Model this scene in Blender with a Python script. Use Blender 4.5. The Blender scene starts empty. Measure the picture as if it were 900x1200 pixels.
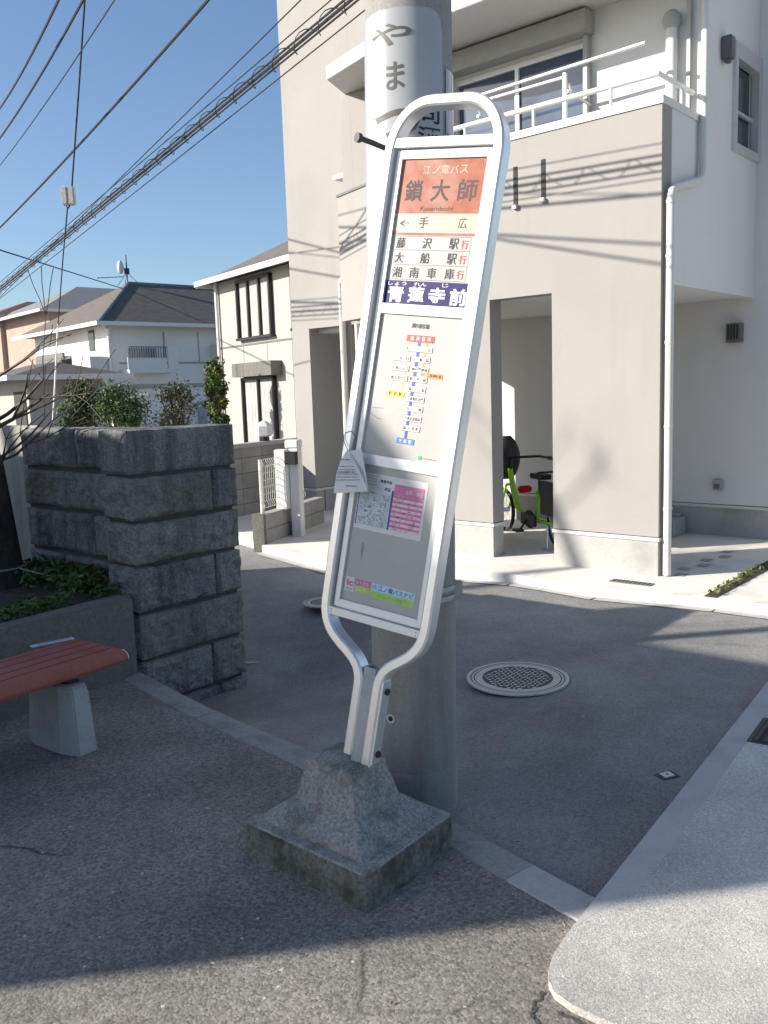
import bpy, bmesh, math, random
import numpy as np
from mathutils import Vector, Matrix, noise
R = math.radians
scene = bpy.context.scene
col = scene.collection
random.seed(7)

# ------------------------------------------------------------------ camera, sky, sun, exposure
F_PX, PITCH, ROLL, YAW, CAMH = 1028.18, R(7.8452), R(-1.9488), R(48.8226), 1.6
fw = np.array([0, math.cos(PITCH), -math.sin(PITCH)])
rt = np.array([1., 0, 0]); up = np.cross(rt, fw)
rt, up = math.cos(ROLL) * rt + math.sin(ROLL) * up, -math.sin(ROLL) * rt + math.cos(ROLL) * up
CAM = np.array([0, 0, CAMH])
cd = bpy.data.cameras.new('camera'); cam = bpy.data.objects.new('camera', cd); col.objects.link(cam)
cd.sensor_fit = 'VERTICAL'; cd.sensor_height = 36; cd.lens = F_PX / 1200 * 36
cd.clip_start = 0.05; cd.clip_end = 2000
m = Matrix.Identity(4)
for i in range(3):
    m[i][0], m[i][1], m[i][2], m[i][3] = rt[i], up[i], -fw[i], CAM[i]
cam.matrix_world = m
scene.camera = cam

SUN_EL, SUN_TRAVEL = 24.5, 81.5          # degrees; travel = heading of the light, right of straight ahead
hd = np.array([math.sin(R(SUN_TRAVEL)), math.cos(R(SUN_TRAVEL)), 0])
SUN = np.array([hd[0] * math.cos(R(SUN_EL)), hd[1] * math.cos(R(SUN_EL)), -math.sin(R(SUN_EL))])
w = bpy.data.worlds.new('World'); scene.world = w; w.use_nodes = True
sky = w.node_tree.nodes.new('ShaderNodeTexSky'); sky.sky_type = 'NISHITA'; sky.sun_disc = False
sky.sun_elevation = R(SUN_EL); sky.sun_rotation = R(SUN_TRAVEL + 180)
sky.altitude = 0; sky.air_density = 1.0; sky.dust_density = 1.1; sky.ozone_density = 3.8
bg = w.node_tree.nodes['Background']; bg.inputs[1].default_value = 0.083
w.node_tree.links.new(sky.outputs[0], bg.inputs[0])
sl = bpy.data.lights.new('sun', 'SUN'); sl.energy = 4.2; sl.angle = R(0.55); sl.color = (1, 0.93, 0.82)
so = bpy.data.objects.new('sun', sl); col.objects.link(so)
so.rotation_euler = Vector(SUN).to_track_quat('-Z', 'Y').to_euler(); so.location = (-20, -5, 20)
vs = scene.view_settings
vs.view_transform = 'Standard'; vs.look = 'None'; vs.exposure = 1.1; vs.gamma = 1; vs.use_curve_mapping = False

# ------------------------------------------------------------------ pixel <-> place helpers (900x1200 photo pixels)
def ray(x, y): return (x - 450) * rt - (y - 600) * up + F_PX * fw
def G(x, y, z=0.0):
    d = ray(x, y); return CAM + d * ((z - CAMH) / d[2])
def AT(x, y, Y):
    d = ray(x, y); return CAM + d * (Y / d[1])
def on_plane(x, y, P0, n):
    d = ray(x, y); return CAM + d * (((P0 - CAM) @ n) / (d @ n))

# ------------------------------------------------------------------ materials
def new_mat(name):
    ma = bpy.data.materials.new(name); ma.use_nodes = True
    nt = ma.node_tree; return ma, nt, nt.nodes['Principled BSDF']
def nd(nt, t, **kw):
    n = nt.nodes.new(t)
    for k, v in kw.items():
        if k.startswith('i_'):
            key = k[2:]; key = int(key) if key.isdigit() else key
            n.inputs[key].default_value = v
        else: setattr(n, k, v)
    return n
def ramp(nt, src, stops):
    r = nt.nodes.new('ShaderNodeValToRGB'); el = r.color_ramp.elements
    while len(el) < len(stops): el.new(0.5)
    for e, (p, c) in zip(el, stops):
        e.position = p; e.color = (c, c, c, 1) if not isinstance(c, tuple) else (*c, 1)
    nt.links.new(src, r.inputs[0]); return r.outputs[0]
def mix(nt, fac, a, b, mode='MIX'):
    n = nt.nodes.new('ShaderNodeMix'); n.data_type = 'RGBA'; n.blend_type = mode
    for i, v in ((0, fac), (6, a), (7, b)):
        if hasattr(v, 'links') or isinstance(v, bpy.types.NodeSocket): nt.links.new(v, n.inputs[i])
        else: n.inputs[i].default_value = v if i == 0 else (*v, 1)
    return n.outputs[2]
def coords(nt, scale=(1, 1, 1)):
    tc = nt.nodes.new('ShaderNodeTexCoord'); mp = nt.nodes.new('ShaderNodeMapping')
    mp.inputs['Scale'].default_value = scale
    nt.links.new(tc.outputs['Object'], mp.inputs[0]); return mp.outputs[0]
def nz(nt, co, scale, detail=4, rough=.55):
    n = nd(nt, 'ShaderNodeTexNoise', i_Scale=scale, i_Detail=detail, i_Roughness=rough)
    nt.links.new(co, n.inputs['Vector']); return n.outputs['Fac']
def bump(nt, bsdf, h, strength, dist, prev=None):
    b = nd(nt, 'ShaderNodeBump', i_Strength=strength, i_Distance=dist)
    nt.links.new(h, b.inputs['Height'])
    if prev: nt.links.new(prev, b.inputs['Normal'])
    nt.links.new(b.outputs[0], bsdf.inputs['Normal']); return b.outputs[0]
def lin(*c):
    return tuple((v / 255 / 12.92) if v / 255 <= .04045 else ((v / 255 + .055) / 1.055) ** 2.4 for v in c)

def plain(name, c, rough=.5, metal=0, var=.12, scale=30, spec=.5):
    ma, nt, b = new_mat(name); co = coords(nt)
    f = ramp(nt, nz(nt, co, scale), [(.3, 0), (.7, 1)])
    nt.links.new(mix(nt, f, tuple(v * (1 - var) for v in c), tuple(min(1, v * (1 + var)) for v in c)), b.inputs['Base Color'])
    b.inputs['Roughness'].default_value = rough; b.inputs['Metallic'].default_value = metal
    b.inputs['Specular IOR Level'].default_value = spec
    return ma
def rocky(name, c, c2, stain, scale=3, fine=60, rough=.9, bstr=.5, bdist=.01, streak=False, specks=None, stain_lo=.5, stain_hi=.75):
    """mineral surface: two tones, stains of a larger scale, fine grain, optional pale chips"""
    ma, nt, b = new_mat(name); co = coords(nt)
    base = mix(nt, ramp(nt, nz(nt, co, fine, 6, .7), [(.32, 0), (.68, 1)]), c, c2)
    sco = coords(nt, (1, 1, .12)) if streak else co
    base = mix(nt, ramp(nt, nz(nt, sco, scale, 6, .65), [(stain_lo, 0), (stain_hi, 1)]), base, stain)
    if specks:
        sc, prob, rad, scol = specks
        v = nd(nt, 'ShaderNodeTexVoronoi', i_Scale=sc); nt.links.new(co, v.inputs['Vector'])
        r1 = ramp(nt, v.outputs['Distance'], [(rad * .8, 1), (rad, 0)])
        sp = nt.nodes.new('ShaderNodeSeparateColor'); nt.links.new(v.outputs['Color'], sp.inputs[0])
        r2 = ramp(nt, sp.outputs[0], [(prob, 1), (prob + .005, 0)])
        mu = nd(nt, 'ShaderNodeMath', operation='MULTIPLY'); nt.links.new(r1, mu.inputs[0]); nt.links.new(r2, mu.inputs[1])
        base = mix(nt, mu.outputs[0], base, scol)
    nt.links.new(base, b.inputs['Base Color']); b.inputs['Roughness'].default_value = rough
    b.inputs['Specular IOR Level'].default_value = .3
    p = bump(nt, b, nz(nt, co, fine, 8, .75), bstr, bdist)
    bump(nt, b, nz(nt, co, scale * 4, 6, .6), bstr * .6, bdist * 3, p)
    return ma
def asphalt(name, c, c2, stain, chip, vs_=55, bd=.004, chips=(38, .035, .3), scale=.9, lo=.45, cracks=.75):
    ma, nt, b = new_mat(name); co = coords(nt)
    base = mix(nt, ramp(nt, nz(nt, co, 140, 4, .8), [(.3, 0), (.7, 1)]), c, c2)
    base = mix(nt, ramp(nt, nz(nt, co, scale, 8, .7), [(.45, 0), (.7, 1)]), base, stain)
    wear = ramp(nt, nz(nt, co, .9, 6, .65), [(.34, .66), (.66, 1.18)])
    base = mix(nt, 1.0, base, wear, 'MULTIPLY')
    crk = nd(nt, 'ShaderNodeTexVoronoi', feature='DISTANCE_TO_EDGE', i_Scale=.8)
    wob = nd(nt, 'ShaderNodeTexNoise', i_Scale=2.5, i_Detail=6); nt.links.new(co, wob.inputs['Vector'])
    nt.links.new(mix(nt, .22, co, wob.outputs['Color'], 'ADD'), crk.inputs['Vector'])
    cmask = ramp(nt, nz(nt, co, .8, 2), [(.54, 0), (.60, cracks)])
    cm = nd(nt, 'ShaderNodeMath', operation='MULTIPLY'); nt.links.new(ramp(nt, crk.outputs['Distance'], [(.002, 1), (.007, 0)]), cm.inputs[0]); nt.links.new(cmask, cm.inputs[1])
    base = mix(nt, cm.outputs[0], base, (.03, .03, .03))
    v = nd(nt, 'ShaderNodeTexVoronoi', i_Scale=vs_); nt.links.new(co, v.inputs['Vector'])
    sp = nt.nodes.new('ShaderNodeSeparateColor'); nt.links.new(v.outputs['Color'], sp.inputs[0])
    base = mix(nt, .55, base, mix(nt, ramp(nt, sp.outputs[1], [(0, .55), (1, 1.45)]), (0, 0, 0), base), 'MIX')
    base2 = nt.nodes.new('ShaderNodeMix'); base2.data_type = 'RGBA'; base2.blend_type = 'MULTIPLY'; base2.inputs[0].default_value = .8
    nt.links.new(base, base2.inputs[6]); nt.links.new(ramp(nt, sp.outputs[0], [(0, lo), (1, 1.12)]), base2.inputs[7])
    base = base2.outputs[2]
    cv = nd(nt, 'ShaderNodeTexVoronoi', i_Scale=chips[0]); nt.links.new(co, cv.inputs['Vector'])
    cs = nt.nodes.new('ShaderNodeSeparateColor'); nt.links.new(cv.outputs['Color'], cs.inputs[0])
    mu = nd(nt, 'ShaderNodeMath', operation='MULTIPLY')
    nt.links.new(ramp(nt, cv.outputs['Distance'], [(chips[2] * .7, 1), (chips[2], 0)]), mu.inputs[0])
    nt.links.new(ramp(nt, cs.outputs[0], [(chips[1], 1), (chips[1] + .004, 0)]), mu.inputs[1])
    base = mix(nt, mu.outputs[0], base, chip)
    nt.links.new(base, b.inputs['Base Color']); b.inputs['Roughness'].default_value = .88; b.inputs['Specular IOR Level'].default_value = .35
    inv = ramp(nt, v.outputs['Distance'], [(0, 1), (.75, 0)])
    p = bump(nt, b, inv, .55, bd)
    p = bump(nt, b, nz(nt, co, vs_ * 1.1, 5, .8), .8, bd * 2.2, p)
    bump(nt, b, nz(nt, co, 9, 6, .6), .35, .012, p)
    return ma
def stucco(name, c, c2, bd=.0025):
    ma, nt, b = new_mat(name); co = coords(nt)
    base = mix(nt, ramp(nt, nz(nt, co, 1.2, 6, .6), [(.35, 0), (.7, 1)]), c, c2)
    st = coords(nt, (2.2, 2.2, .25))
    base = mix(nt, ramp(nt, nz(nt, st, 1.6, 5, .6), [(.55, 0), (.85, .38)]), base, tuple(v * .78 for v in c))
    nt.links.new(base, b.inputs['Base Color']); b.inputs['Roughness'].default_value = .92; b.inputs['Specular IOR Level'].default_value = .2
    bump(nt, b, nz(nt, co, 70, 6, .7), .9, bd); return ma
def banded(name, c, c2, period, axis='Z', depth=.02, rough=.8):
    """rows (tiles, siding) along one object axis with a noise tint"""
    ma, nt, b = new_mat(name); co = coords(nt)
    wv = nd(nt, 'ShaderNodeTexWave', wave_type='BANDS', bands_direction=axis, wave_profile='SAW', i_Scale=.31416 / period)
    wv.inputs['Distortion'].default_value = .15
    nt.links.new(co, wv.inputs['Vector'])
    base = mix(nt, ramp(nt, nz(nt, co, 3, 6, .7), [(.3, 0), (.7, 1)]), c, c2)
    base = mix(nt, ramp(nt, wv.outputs['Fac'], [(0, .65), (.12, 0)]), base, tuple(v * .45 for v in c))
    nt.links.new(base, b.inputs['Base Color']); b.inputs['Roughness'].default_value = rough
    bump(nt, b, wv.outputs['Fac'], .7, depth); return ma
def glass(name, c=(.02, .025, .03), rough=.05):
    ma, nt, b = new_mat(name); co = coords(nt)
    base = mix(nt, ramp(nt, nz(nt, co, 1.4, 3), [(.35, 0), (.7, 1)]), c, tuple(v * 2.2 for v in c))
    nt.links.new(base, b.inputs['Base Color']); b.inputs['Roughness'].default_value = rough; b.inputs['Specular IOR Level'].default_value = .8
    return ma
def blockwork(name, c, c2, mortar, bw, bh, rotz):
    ma, nt, b = new_mat(name)
    tc = nt.nodes.new('ShaderNodeTexCoord'); mp = nt.nodes.new('ShaderNodeMapping')
    mp.inputs['Rotation'].default_value = (0, 0, -rotz); nt.links.new(tc.outputs['Object'], mp.inputs[0])
    sx = nt.nodes.new('ShaderNodeSeparateXYZ'); cx = nt.nodes.new('ShaderNodeCombineXYZ')
    nt.links.new(mp.outputs[0], sx.inputs[0]); nt.links.new(sx.outputs[0], cx.inputs[0]); nt.links.new(sx.outputs[2], cx.inputs[1])
    br = nd(nt, 'ShaderNodeTexBrick', i_Scale=1.0); br.offset = 0.0
    br.inputs['Brick Width'].default_value = bw; br.inputs['Row Height'].default_value = bh
    br.inputs['Mortar Size'].default_value = .006; br.inputs['Color1'].default_value = (*c, 1); br.inputs['Color2'].default_value = (*c2, 1)
    br.inputs['Mortar'].default_value = (*mortar, 1); nt.links.new(cx.outputs[0], br.inputs['Vector'])
    f = ramp(nt, nz(nt, tc.outputs['Object'], 4, 8, .7), [(.35, .7), (.7, 1)])
    base = mix(nt, 1.0, br.outputs['Color'], f, 'MULTIPLY')
    nt.links.new(base, b.inputs['Base Color']); b.inputs['Roughness'].default_value = .92
    bump(nt, b, nz(nt, tc.outputs['Object'], 70, 6, .7), .5, .006); return ma
def leafy(name, c, c2):
    ma, nt, b = new_mat(name)
    g = nt.nodes.new('ShaderNodeObjectInfo'); co = coords(nt)
    nt.links.new(mix(nt, ramp(nt, nz(nt, co, 9, 3), [(.3, 0), (.7, 1)]), c, c2), b.inputs['Base Color'])
    b.inputs['Roughness'].default_value = .6; b.inputs['Specular IOR Level'].default_value = .3
    return ma

M = {}
M['asphalt'] = asphalt('road asphalt', (.225, .222, .214), (.33, .324, .312), (.262, .258, .25), (.35, .34, .32), 130, .002, (42, .01, .3), .7, .78, .0)
M['walk'] = asphalt('worn sidewalk asphalt', (.245, .226, .20), (.45, .413, .362), (.26, .242, .218), (.55, .53, .50), 105, .0028, (30, .03, .2), 1.1)
M['ground'] = rocky('dusty ground', (.2, .19, .17), (.28, .26, .23), (.15, .14, .12), 1.5, 40)
M['kerb'] = rocky('kerb concrete', (.24, .235, .22), (.36, .35, .33), (.17, .168, .155), 6, 90, bstr=.7, bdist=.005, specks=(120, .2, .3, (.4, .39, .37)))
M['kerbnew'] = rocky('pale mortar', (.36, .355, .34), (.44, .43, .41), (.30, .295, .28), 6, 60, bdist=.004)
M['pave'] = asphalt('side pavement aggregate', (.54, .515, .47), (.70, .67, .61), (.55, .53, .485), (.7, .68, .64), 210, .0010, (80, .05, .3), .8, .7, .0)
M['paveedge'] = rocky('pavement edge concrete', (.42, .41, .39), (.50, .485, .46), (.36, .35, .335), 4, 120, bdist=.002, bstr=.3)
M['court'] = rocky('forecourt concrete', (.66, .63, .57), (.74, .71, .65), (.55, .525, .475), 2, 70, bdist=.003, bstr=.3)
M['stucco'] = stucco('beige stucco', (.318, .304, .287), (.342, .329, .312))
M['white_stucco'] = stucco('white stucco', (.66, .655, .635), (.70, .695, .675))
M['basecon'] = rocky('smooth foundation concrete', (.34, .34, .325), (.41, .405, .385), (.28, .28, .27), 2.5, 50, bstr=.2, bdist=.003)
M['trim'] = plain('white trim', (.62, .61, .585), .5, 0, .04)
M['dark'] = plain('dark gap', (.03, .03, .03), .8)
M['alu'] = rocky('white aluminium', (.70, .70, .695), (.74, .74, .735), (.52, .51, .48), 6, 40, rough=.36, bstr=.03, bdist=.001, streak=True, stain_lo=.58, stain_hi=.85); M['alu'].node_tree.nodes['Principled BSDF'].inputs['Metallic'].default_value = .2
M['tubealu'] = rocky('brushed frame aluminium', (.74, .74, .74), (.80, .80, .80), (.58, .58, .57), 6, 60, rough=.32, bstr=.03, bdist=.001, streak=True, stain_lo=.55, stain_hi=.85); M['tubealu'].node_tree.nodes['Principled BSDF'].inputs['Metallic'].default_value = .6
M['alug'] = plain('satin aluminium', (.62, .63, .64), .38, .55, .05, 40)
M['galv'] = rocky('galvanised steel', (.33, .34, .34), (.42, .43, .43), (.27, .27, .27), 8, 30, rough=.5, bstr=.1, bdist=.002)
M['steeld'] = plain('dark steel', (.05, .05, .055), .5, .5)
M['polecon'] = rocky('spun pole concrete', (.25, .24, .22), (.33, .32, .30), (.14, .137, .125), 2.6, 80, bstr=.3, bdist=.003, streak=True)
M['oldcon'] = rocky('mossy weathered concrete', (.15, .148, .135), (.43, .42, .39), (.15, .15, .12), 6, 85, bstr=.8, bdist=.005, specks=(130, .25, .32, (.42, .41, .38)), stain_lo=.48, stain_hi=.62)
M['stone'] = rocky('split stone block', (.145, .142, .135), (.34, .33, .31), (.10, .098, .092), 4, 55, bstr=1.0, bdist=.012, streak=True, stain_lo=.47, stain_hi=.66, specks=(95, .25, .3, (.34, .335, .325)))
M['stone2'] = rocky('bluish split stone', (.125, .125, .122), (.31, .305, .295), (.085, .084, .08), 5, 60, bstr=1.0, bdist=.012, streak=True, stain_lo=.45, stain_hi=.62, specks=(80, .2, .3, (.36, .36, .355)))
M['stone3'] = rocky('brownish split stone', (.155, .147, .132), (.30, .285, .26), (.09, .084, .074), 3, 50, bstr=1.0, bdist=.012, streak=True, stain_lo=.45, stain_hi=.65, specks=(100, .25, .3, (.33, .32, .30)))
M['lowcon'] = rocky('stained low wall concrete', (.115, .112, .10), (.19, .185, .165), (.06, .06, .05), 4, 50, bstr=.6, bdist=.01, streak=True)
M['soil'] = rocky('garden soil', (.06, .05, .038), (.11, .09, .07), (.035, .03, .024), 6, 50, bdist=.03)
M['pipe'] = plain('cream downpipe', (.66, .64, .60), .4, 0, .03)
M['glass'] = glass('dark window glass')
M['glassb'] = glass('sky blue window glass', (.035, .05, .075))
M['curtain'] = banded('white curtain', (.27, .27, .265), (.42, .415, .40), .12, 'X', .03)
M['black'] = plain('black plastic', (.012, .012, .013), .45)
M['ink'] = plain('black ink', (.02, .02, .022), .6, 0, .1)
M['fadedink'] = plain('faded grey ink', (.10, .085, .085), .7, 0, .1, 30, .2)
M['brushink'] = plain('grey brush ink', (.09, .085, .08), .6, 0, .15)
M['paper'] = plain('panel white', (.66, .65, .62), .35, 0, .03, 6)
M['panelw'] = rocky('weathered panel white', (.385, .38, .365), (.405, .40, .385), (.345, .325, .29), 5, 12, rough=.35, bstr=.02, bdist=.001, stain_lo=.55, stain_hi=.9)
M['orange'] = rocky('faded orange vinyl', (.32, .098, .058), (.355, .13, .083), (.39, .235, .18), 7, 14, rough=.25, bstr=.02, bdist=.001, stain_lo=.42, stain_hi=.70)
M['cream'] = plain('faded cream vinyl', (.47, .37, .27), .35, 0, .08, 12)
M['navy'] = plain('navy vinyl', (.011, .009, .10), .45, 0, .1, 30, .2)
M['red'] = plain('red ink', (.62, .02, .03), .4)
M['white'] = plain('white ink', (.60, .60, .595), .4, 0, .03)
M['blue'] = plain('blue ink', (.02, .05, .30), .4)
M['midblue'] = plain('mid blue ink', (.04, .14, .52), .4)
M['yellow'] = plain('yellow ink', (.75, .55, .03), .4)
M['palegold'] = plain('pale yellow ink', (.78, .62, .24), .4)
M['oran'] = plain('orange ink', (.75, .30, .07), .4)
M['pink'] = plain('pink print', (.56, .17, .31), .5)
M['palepink'] = plain('pale pink print', (.70, .52, .56), .5)
M['ltblue'] = plain('pale blue print', (.42, .62, .72), .5)
M['tblue'] = plain('timetable blue grey', (.50, .58, .60), .5)
M['lime'] = plain('lime print', (.36, .55, .12), .5)
M['green'] = plain('green print', (.04, .35, .12), .5)
M['acrylic'] = plain('milky sheet', (.37, .375, .385), .22, 0, .03, 8)
M['benchred'] = rocky('red brown bench board', (.27, .075, .055), (.34, .11, .08), (.23, .068, .05), 5, 40, rough=.55, bstr=.15, bdist=.002)
M['benchcon'] = rocky('pale bench foot concrete', (.36, .365, .36), (.44, .44, .43), (.30, .30, .29), 5, 60, bstr=.2, bdist=.003)
M['plaque'] = plain('pale plaque', (.50, .54, .62), .3)
M['bark'] = rocky('grey bark', (.045, .038, .032), (.09, .078, .068), (.03, .026, .022), 9, 40, bstr=1, bdist=.02, streak=True)
M['twig'] = plain('grey brown twig', (.085, .062, .052), .8, 0, .25)
M['rope'] = plain('pale rope', (.30, .27, .22), .8)
M['leaf'] = leafy('dark green leaf', (.035, .075, .016), (.09, .145, .03))
M['leaf2'] = leafy('yellow green leaf', (.09, .12, .02), (.16, .17, .04))
M['leafd'] = leafy('deep conifer green', (.02, .045, .015), (.055, .085, .026))
M['dry'] = leafy('dry olive leaf', (.07, .065, .035), (.16, .135, .09))
M['gcover'] = leafy('ivy green', (.03, .075, .015), (.085, .14, .03))
M['tile'] = banded('charcoal roof tile', (.085, .074, .062), (.145, .128, .11), .16, 'Z', .04)
M['tileg'] = banded('grey roof tile', (.16, .165, .17), (.22, .225, .23), .18, 'Z', .03)
M['tileb'] = banded('brown roof tile', (.10, .05, .03), (.15, .08, .05), .18, 'Z', .03)
M['siding'] = stucco('pale siding', (.74, .735, .70), (.78, .77, .74))
M['siding2'] = stucco('cream siding', (.36, .345, .315), (.40, .385, .35))
M['pinkwall'] = stucco('pink beige wall', (.34, .27, .22), (.39, .32, .27))
M['bronze'] = plain('dark bronze frame', (.018, .017, .016), .4, .3)
M['shutter'] = plain('grey shutter box', (.36, .36, .345), .5, 0, .05)
M['hood'] = plain('grey hood', (.13, .13, .125), .5, 0, .08)
M['cable'] = plain('black cable', (.018, .018, .02), .6)
M['cablebox'] = plain('grey white closure', (.55, .54, .51), .5)
M['bikegreen'] = plain('lime bicycle paint', (.30, .62, .04), .3, 0, .05)
M['redlens'] = plain('red reflector', (.55, .012, .015), .2)
M['chrome'] = plain('bright metal', (.7, .7, .7), .25, .9)
M['rubber'] = plain('tyre rubber', (.02, .02, .02), .8)
M['lidcon'] = rocky('cast iron lid', (.46, .44, .39), (.58, .55, .49), (.34, .32, .285), 8, 60, rough=.6, bstr=.2, bdist=.003)
M['lidgap'] = plain('lid groove grime', (.07, .07, .065), .9)
M['iron'] = plain('dark iron grating', (.05, .052, .055), .6, .3)
M['fencew'] = plain('cream fence wire', (.72, .70, .64), .5)
YB = math.pi / 2 - YAW
M['block'] = blockwork('grey block work', (.36, .35, .325), (.31, .30, .28), (.17, .165, .155), .42, .2, R(57))
M['blockd'] = blockwork('grey fence block', (.40, .39, .365), (.35, .34, .32), (.2, .19, .18), .5, .2, YB)

# ------------------------------------------------------------------ mesh builder
class MB:
    def __init__(s): s.v = []; s.f = []; s.mi = []; s.mats = []; s.cur = 0
    def mat(s, ma):
        ma = M[ma] if isinstance(ma, str) else ma
        if ma not in s.mats: s.mats.append(ma)
        s.cur = s.mats.index(ma); return s
    def add(s, vs_, fs):
        o = len(s.v); s.v += [tuple(float(c) for c in p) for p in vs_]
        for f in fs: s.f.append([i + o for i in f]); s.mi.append(s.cur)
        return s
    def hexa(s, p):   # p: 8 points, bottom ring then top ring
        return s.add(p, [(3, 2, 1, 0), (4, 5, 6, 7), (0, 1, 5, 4), (1, 2, 6, 5), (2, 3, 7, 6), (3, 0, 4, 7)])
    def box(s, x0, x1, y0, y1, z0, z1, fn=None):
        p = [(x0, y0, z0), (x1, y0, z0), (x1, y1, z0), (x0, y1, z0), (x0, y0, z1), (x1, y0, z1), (x1, y1, z1), (x0, y1, z1)]
        return s.hexa([fn(*q) for q in p] if fn else p)
    def prism(s, poly, z0, z1, fn=None):
        n = len(poly); p = [(x, y, z0) for x, y in poly] + [(x, y, z1) for x, y in poly]
        if fn: p = [fn(*q) for q in p]
        return s.add(p, [tuple(range(n))[::-1], tuple(range(n, 2 * n))] + [(i, (i + 1) % n, (i + 1) % n + n, i + n) for i in range(n)])
    def tube(s, path, r, seg=8, cap=True):
        path = [np.array(p, float) for p in path]; n = len(path)
        rs = r if isinstance(r, (list, tuple)) else [r] * n
        vs_ = []; prev = None
        for i in range(n):
            t = path[min(i + 1, n - 1)] - path[max(i - 1, 0)]; t = t / (np.linalg.norm(t) + 1e-9)
            if prev is None:
                a = np.array([0, 0, 1.]) if abs(t[2]) < .9 else np.array([1., 0, 0])
                x = np.cross(t, a)
            else: x = prev - t * (prev @ t)
            x = x / (np.linalg.norm(x) + 1e-9); prev = x; y = np.cross(t, x)
            for k in range(seg):
                an = 2 * math.pi * k / seg; vs_.append(path[i] + rs[i] * (math.cos(an) * x + math.sin(an) * y))
        fs = [(i * seg + k, i * seg + (k + 1) % seg, (i + 1) * seg + (k + 1) % seg, (i + 1) * seg + k) for i in range(n - 1) for k in range(seg)]
        if cap: fs += [tuple(range(seg))[::-1], tuple(range((n - 1) * seg, n * seg))]
        return s.add(vs_, fs)
    def lathe(s, prof, c, seg=48, axis='z', a0=0, a1=2 * math.pi, capb=False, capt=False):
        full = abs(a1 - a0 - 2 * math.pi) < 1e-6; k = seg if full else seg + 1
        vs_ = [(c[0] + r * math.cos(a0 + (a1 - a0) * j / seg), c[1] + r * math.sin(a0 + (a1 - a0) * j / seg), c[2] + z) for r, z in prof for j in range(k)]
        fs = []
        for i in range(len(prof) - 1):
            for j in range(seg):
                j2 = (j + 1) % k; fs.append((i * k + j, i * k + j2, (i + 1) * k + j2, (i + 1) * k + j))
        if capb: fs.append(tuple(range(k))[::-1])
        if capt: fs.append(tuple(range((len(prof) - 1) * k, len(prof) * k)))
        return s.add(vs_, fs)
    def wallrect(s, a0, a1, z0, z1, th, holes, fn):
        """a wall with rectangular openings; fn(a, depth, z) gives the place; depth 0 is the outer face"""
        A_ = sorted({a0, a1} | {h[i] for h in holes for i in (0, 1) if a0 < h[i] < a1})
        Z_ = sorted({z0, z1} | {h[i] for h in holes for i in (2, 3) if z0 < h[i] < z1})
        solid = lambda i, j: 0 <= i < len(A_) - 1 and 0 <= j < len(Z_) - 1 and not any(
            h[0] - 1e-6 <= A_[i] and A_[i + 1] <= h[1] + 1e-6 and h[2] - 1e-6 <= Z_[j] and Z_[j + 1] <= h[3] + 1e-6 for h in holes)
        for i in range(len(A_) - 1):
            for j in range(len(Z_) - 1):
                if not solid(i, j): continue
                x0, x1, y0, y1 = A_[i], A_[i + 1], Z_[j], Z_[j + 1]
                q = lambda *ps: s.add([fn(*p) for p in ps], [(0, 1, 2, 3)])
                q((x0, 0, y0), (x1, 0, y0), (x1, 0, y1), (x0, 0, y1)); q((x0, th, y0), (x0, th, y1), (x1, th, y1), (x1, th, y0))
                if not solid(i - 1, j): q((x0, 0, y0), (x0, 0, y1), (x0, th, y1), (x0, th, y0))
                if not solid(i + 1, j): q((x1, 0, y0), (x1, th, y0), (x1, th, y1), (x1, 0, y1))
                if not solid(i, j - 1): q((x0, 0, y0), (x0, th, y0), (x1, th, y0), (x1, 0, y0))
                if not solid(i, j + 1): q((x0, 0, y1), (x1, 0, y1), (x1, th, y1), (x0, th, y1))
        return s
    def sphere(s, c, r, sx=12, sy=8, sc=(1, 1, 1)):
        vs_ = []
        for i in range(sy + 1):
            th = math.pi * i / sy
            for j in range(sx):
                ph = 2 * math.pi * j / sx
                vs_.append((c[0] + r * sc[0] * math.sin(th) * math.cos(ph), c[1] + r * sc[1] * math.sin(th) * math.sin(ph), c[2] + r * sc[2] * math.cos(th)))
        return s.add(vs_, [(i * sx + j, (i + 1) * sx + j, (i + 1) * sx + (j + 1) % sx, i * sx + (j + 1) % sx) for i in range(sy) for j in range(sx)])
    def obj(s, name, parent=None, smooth=False, bevel=0, off=None, fix=True):
        me = bpy.data.meshes.new(name)
        o3 = np.array(off if off is not None else world_loc(parent), float)
        me.from_pydata([tuple(np.array(p) - o3) for p in s.v], [], s.f)
        for ma in s.mats: me.materials.append(ma)
        if len(s.mats) > 1: me.polygons.foreach_set('material_index', s.mi)
        bm = bmesh.new(); bm.from_mesh(me)
        bmesh.ops.remove_doubles(bm, verts=bm.verts, dist=1e-5)
        if fix: bmesh.ops.recalc_face_normals(bm, faces=bm.faces)
        if bevel:
            es = [e for e in bm.edges if len(e.link_faces) == 2 and e.calc_face_angle(0) > .5]
            try: bmesh.ops.bevel(bm, geom=es, offset=bevel, segments=2, affect='EDGES', clamp_overlap=True)
            except Exception: pass
        if smooth:
            for f in bm.faces: f.smooth = True
            for e in bm.edges:
                if len(e.link_faces) == 2 and e.calc_face_angle(0) > R(40): e.smooth = False
        bm.to_mesh(me); bm.free()
        o = bpy.data.objects.new(name, me); col.objects.link(o)
        if parent: o.parent = parent
        return o
LOC = {}
def world_loc(p):
    return LOC.get(p.name, (0, 0, 0)) if p else (0, 0, 0)
def tag(o, label=None, cat=None, group=None, kind=None):
    if label: o['label'] = label
    if cat: o['category'] = cat
    if group: o['group'] = group
    if kind: o['kind'] = kind
    return o
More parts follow.
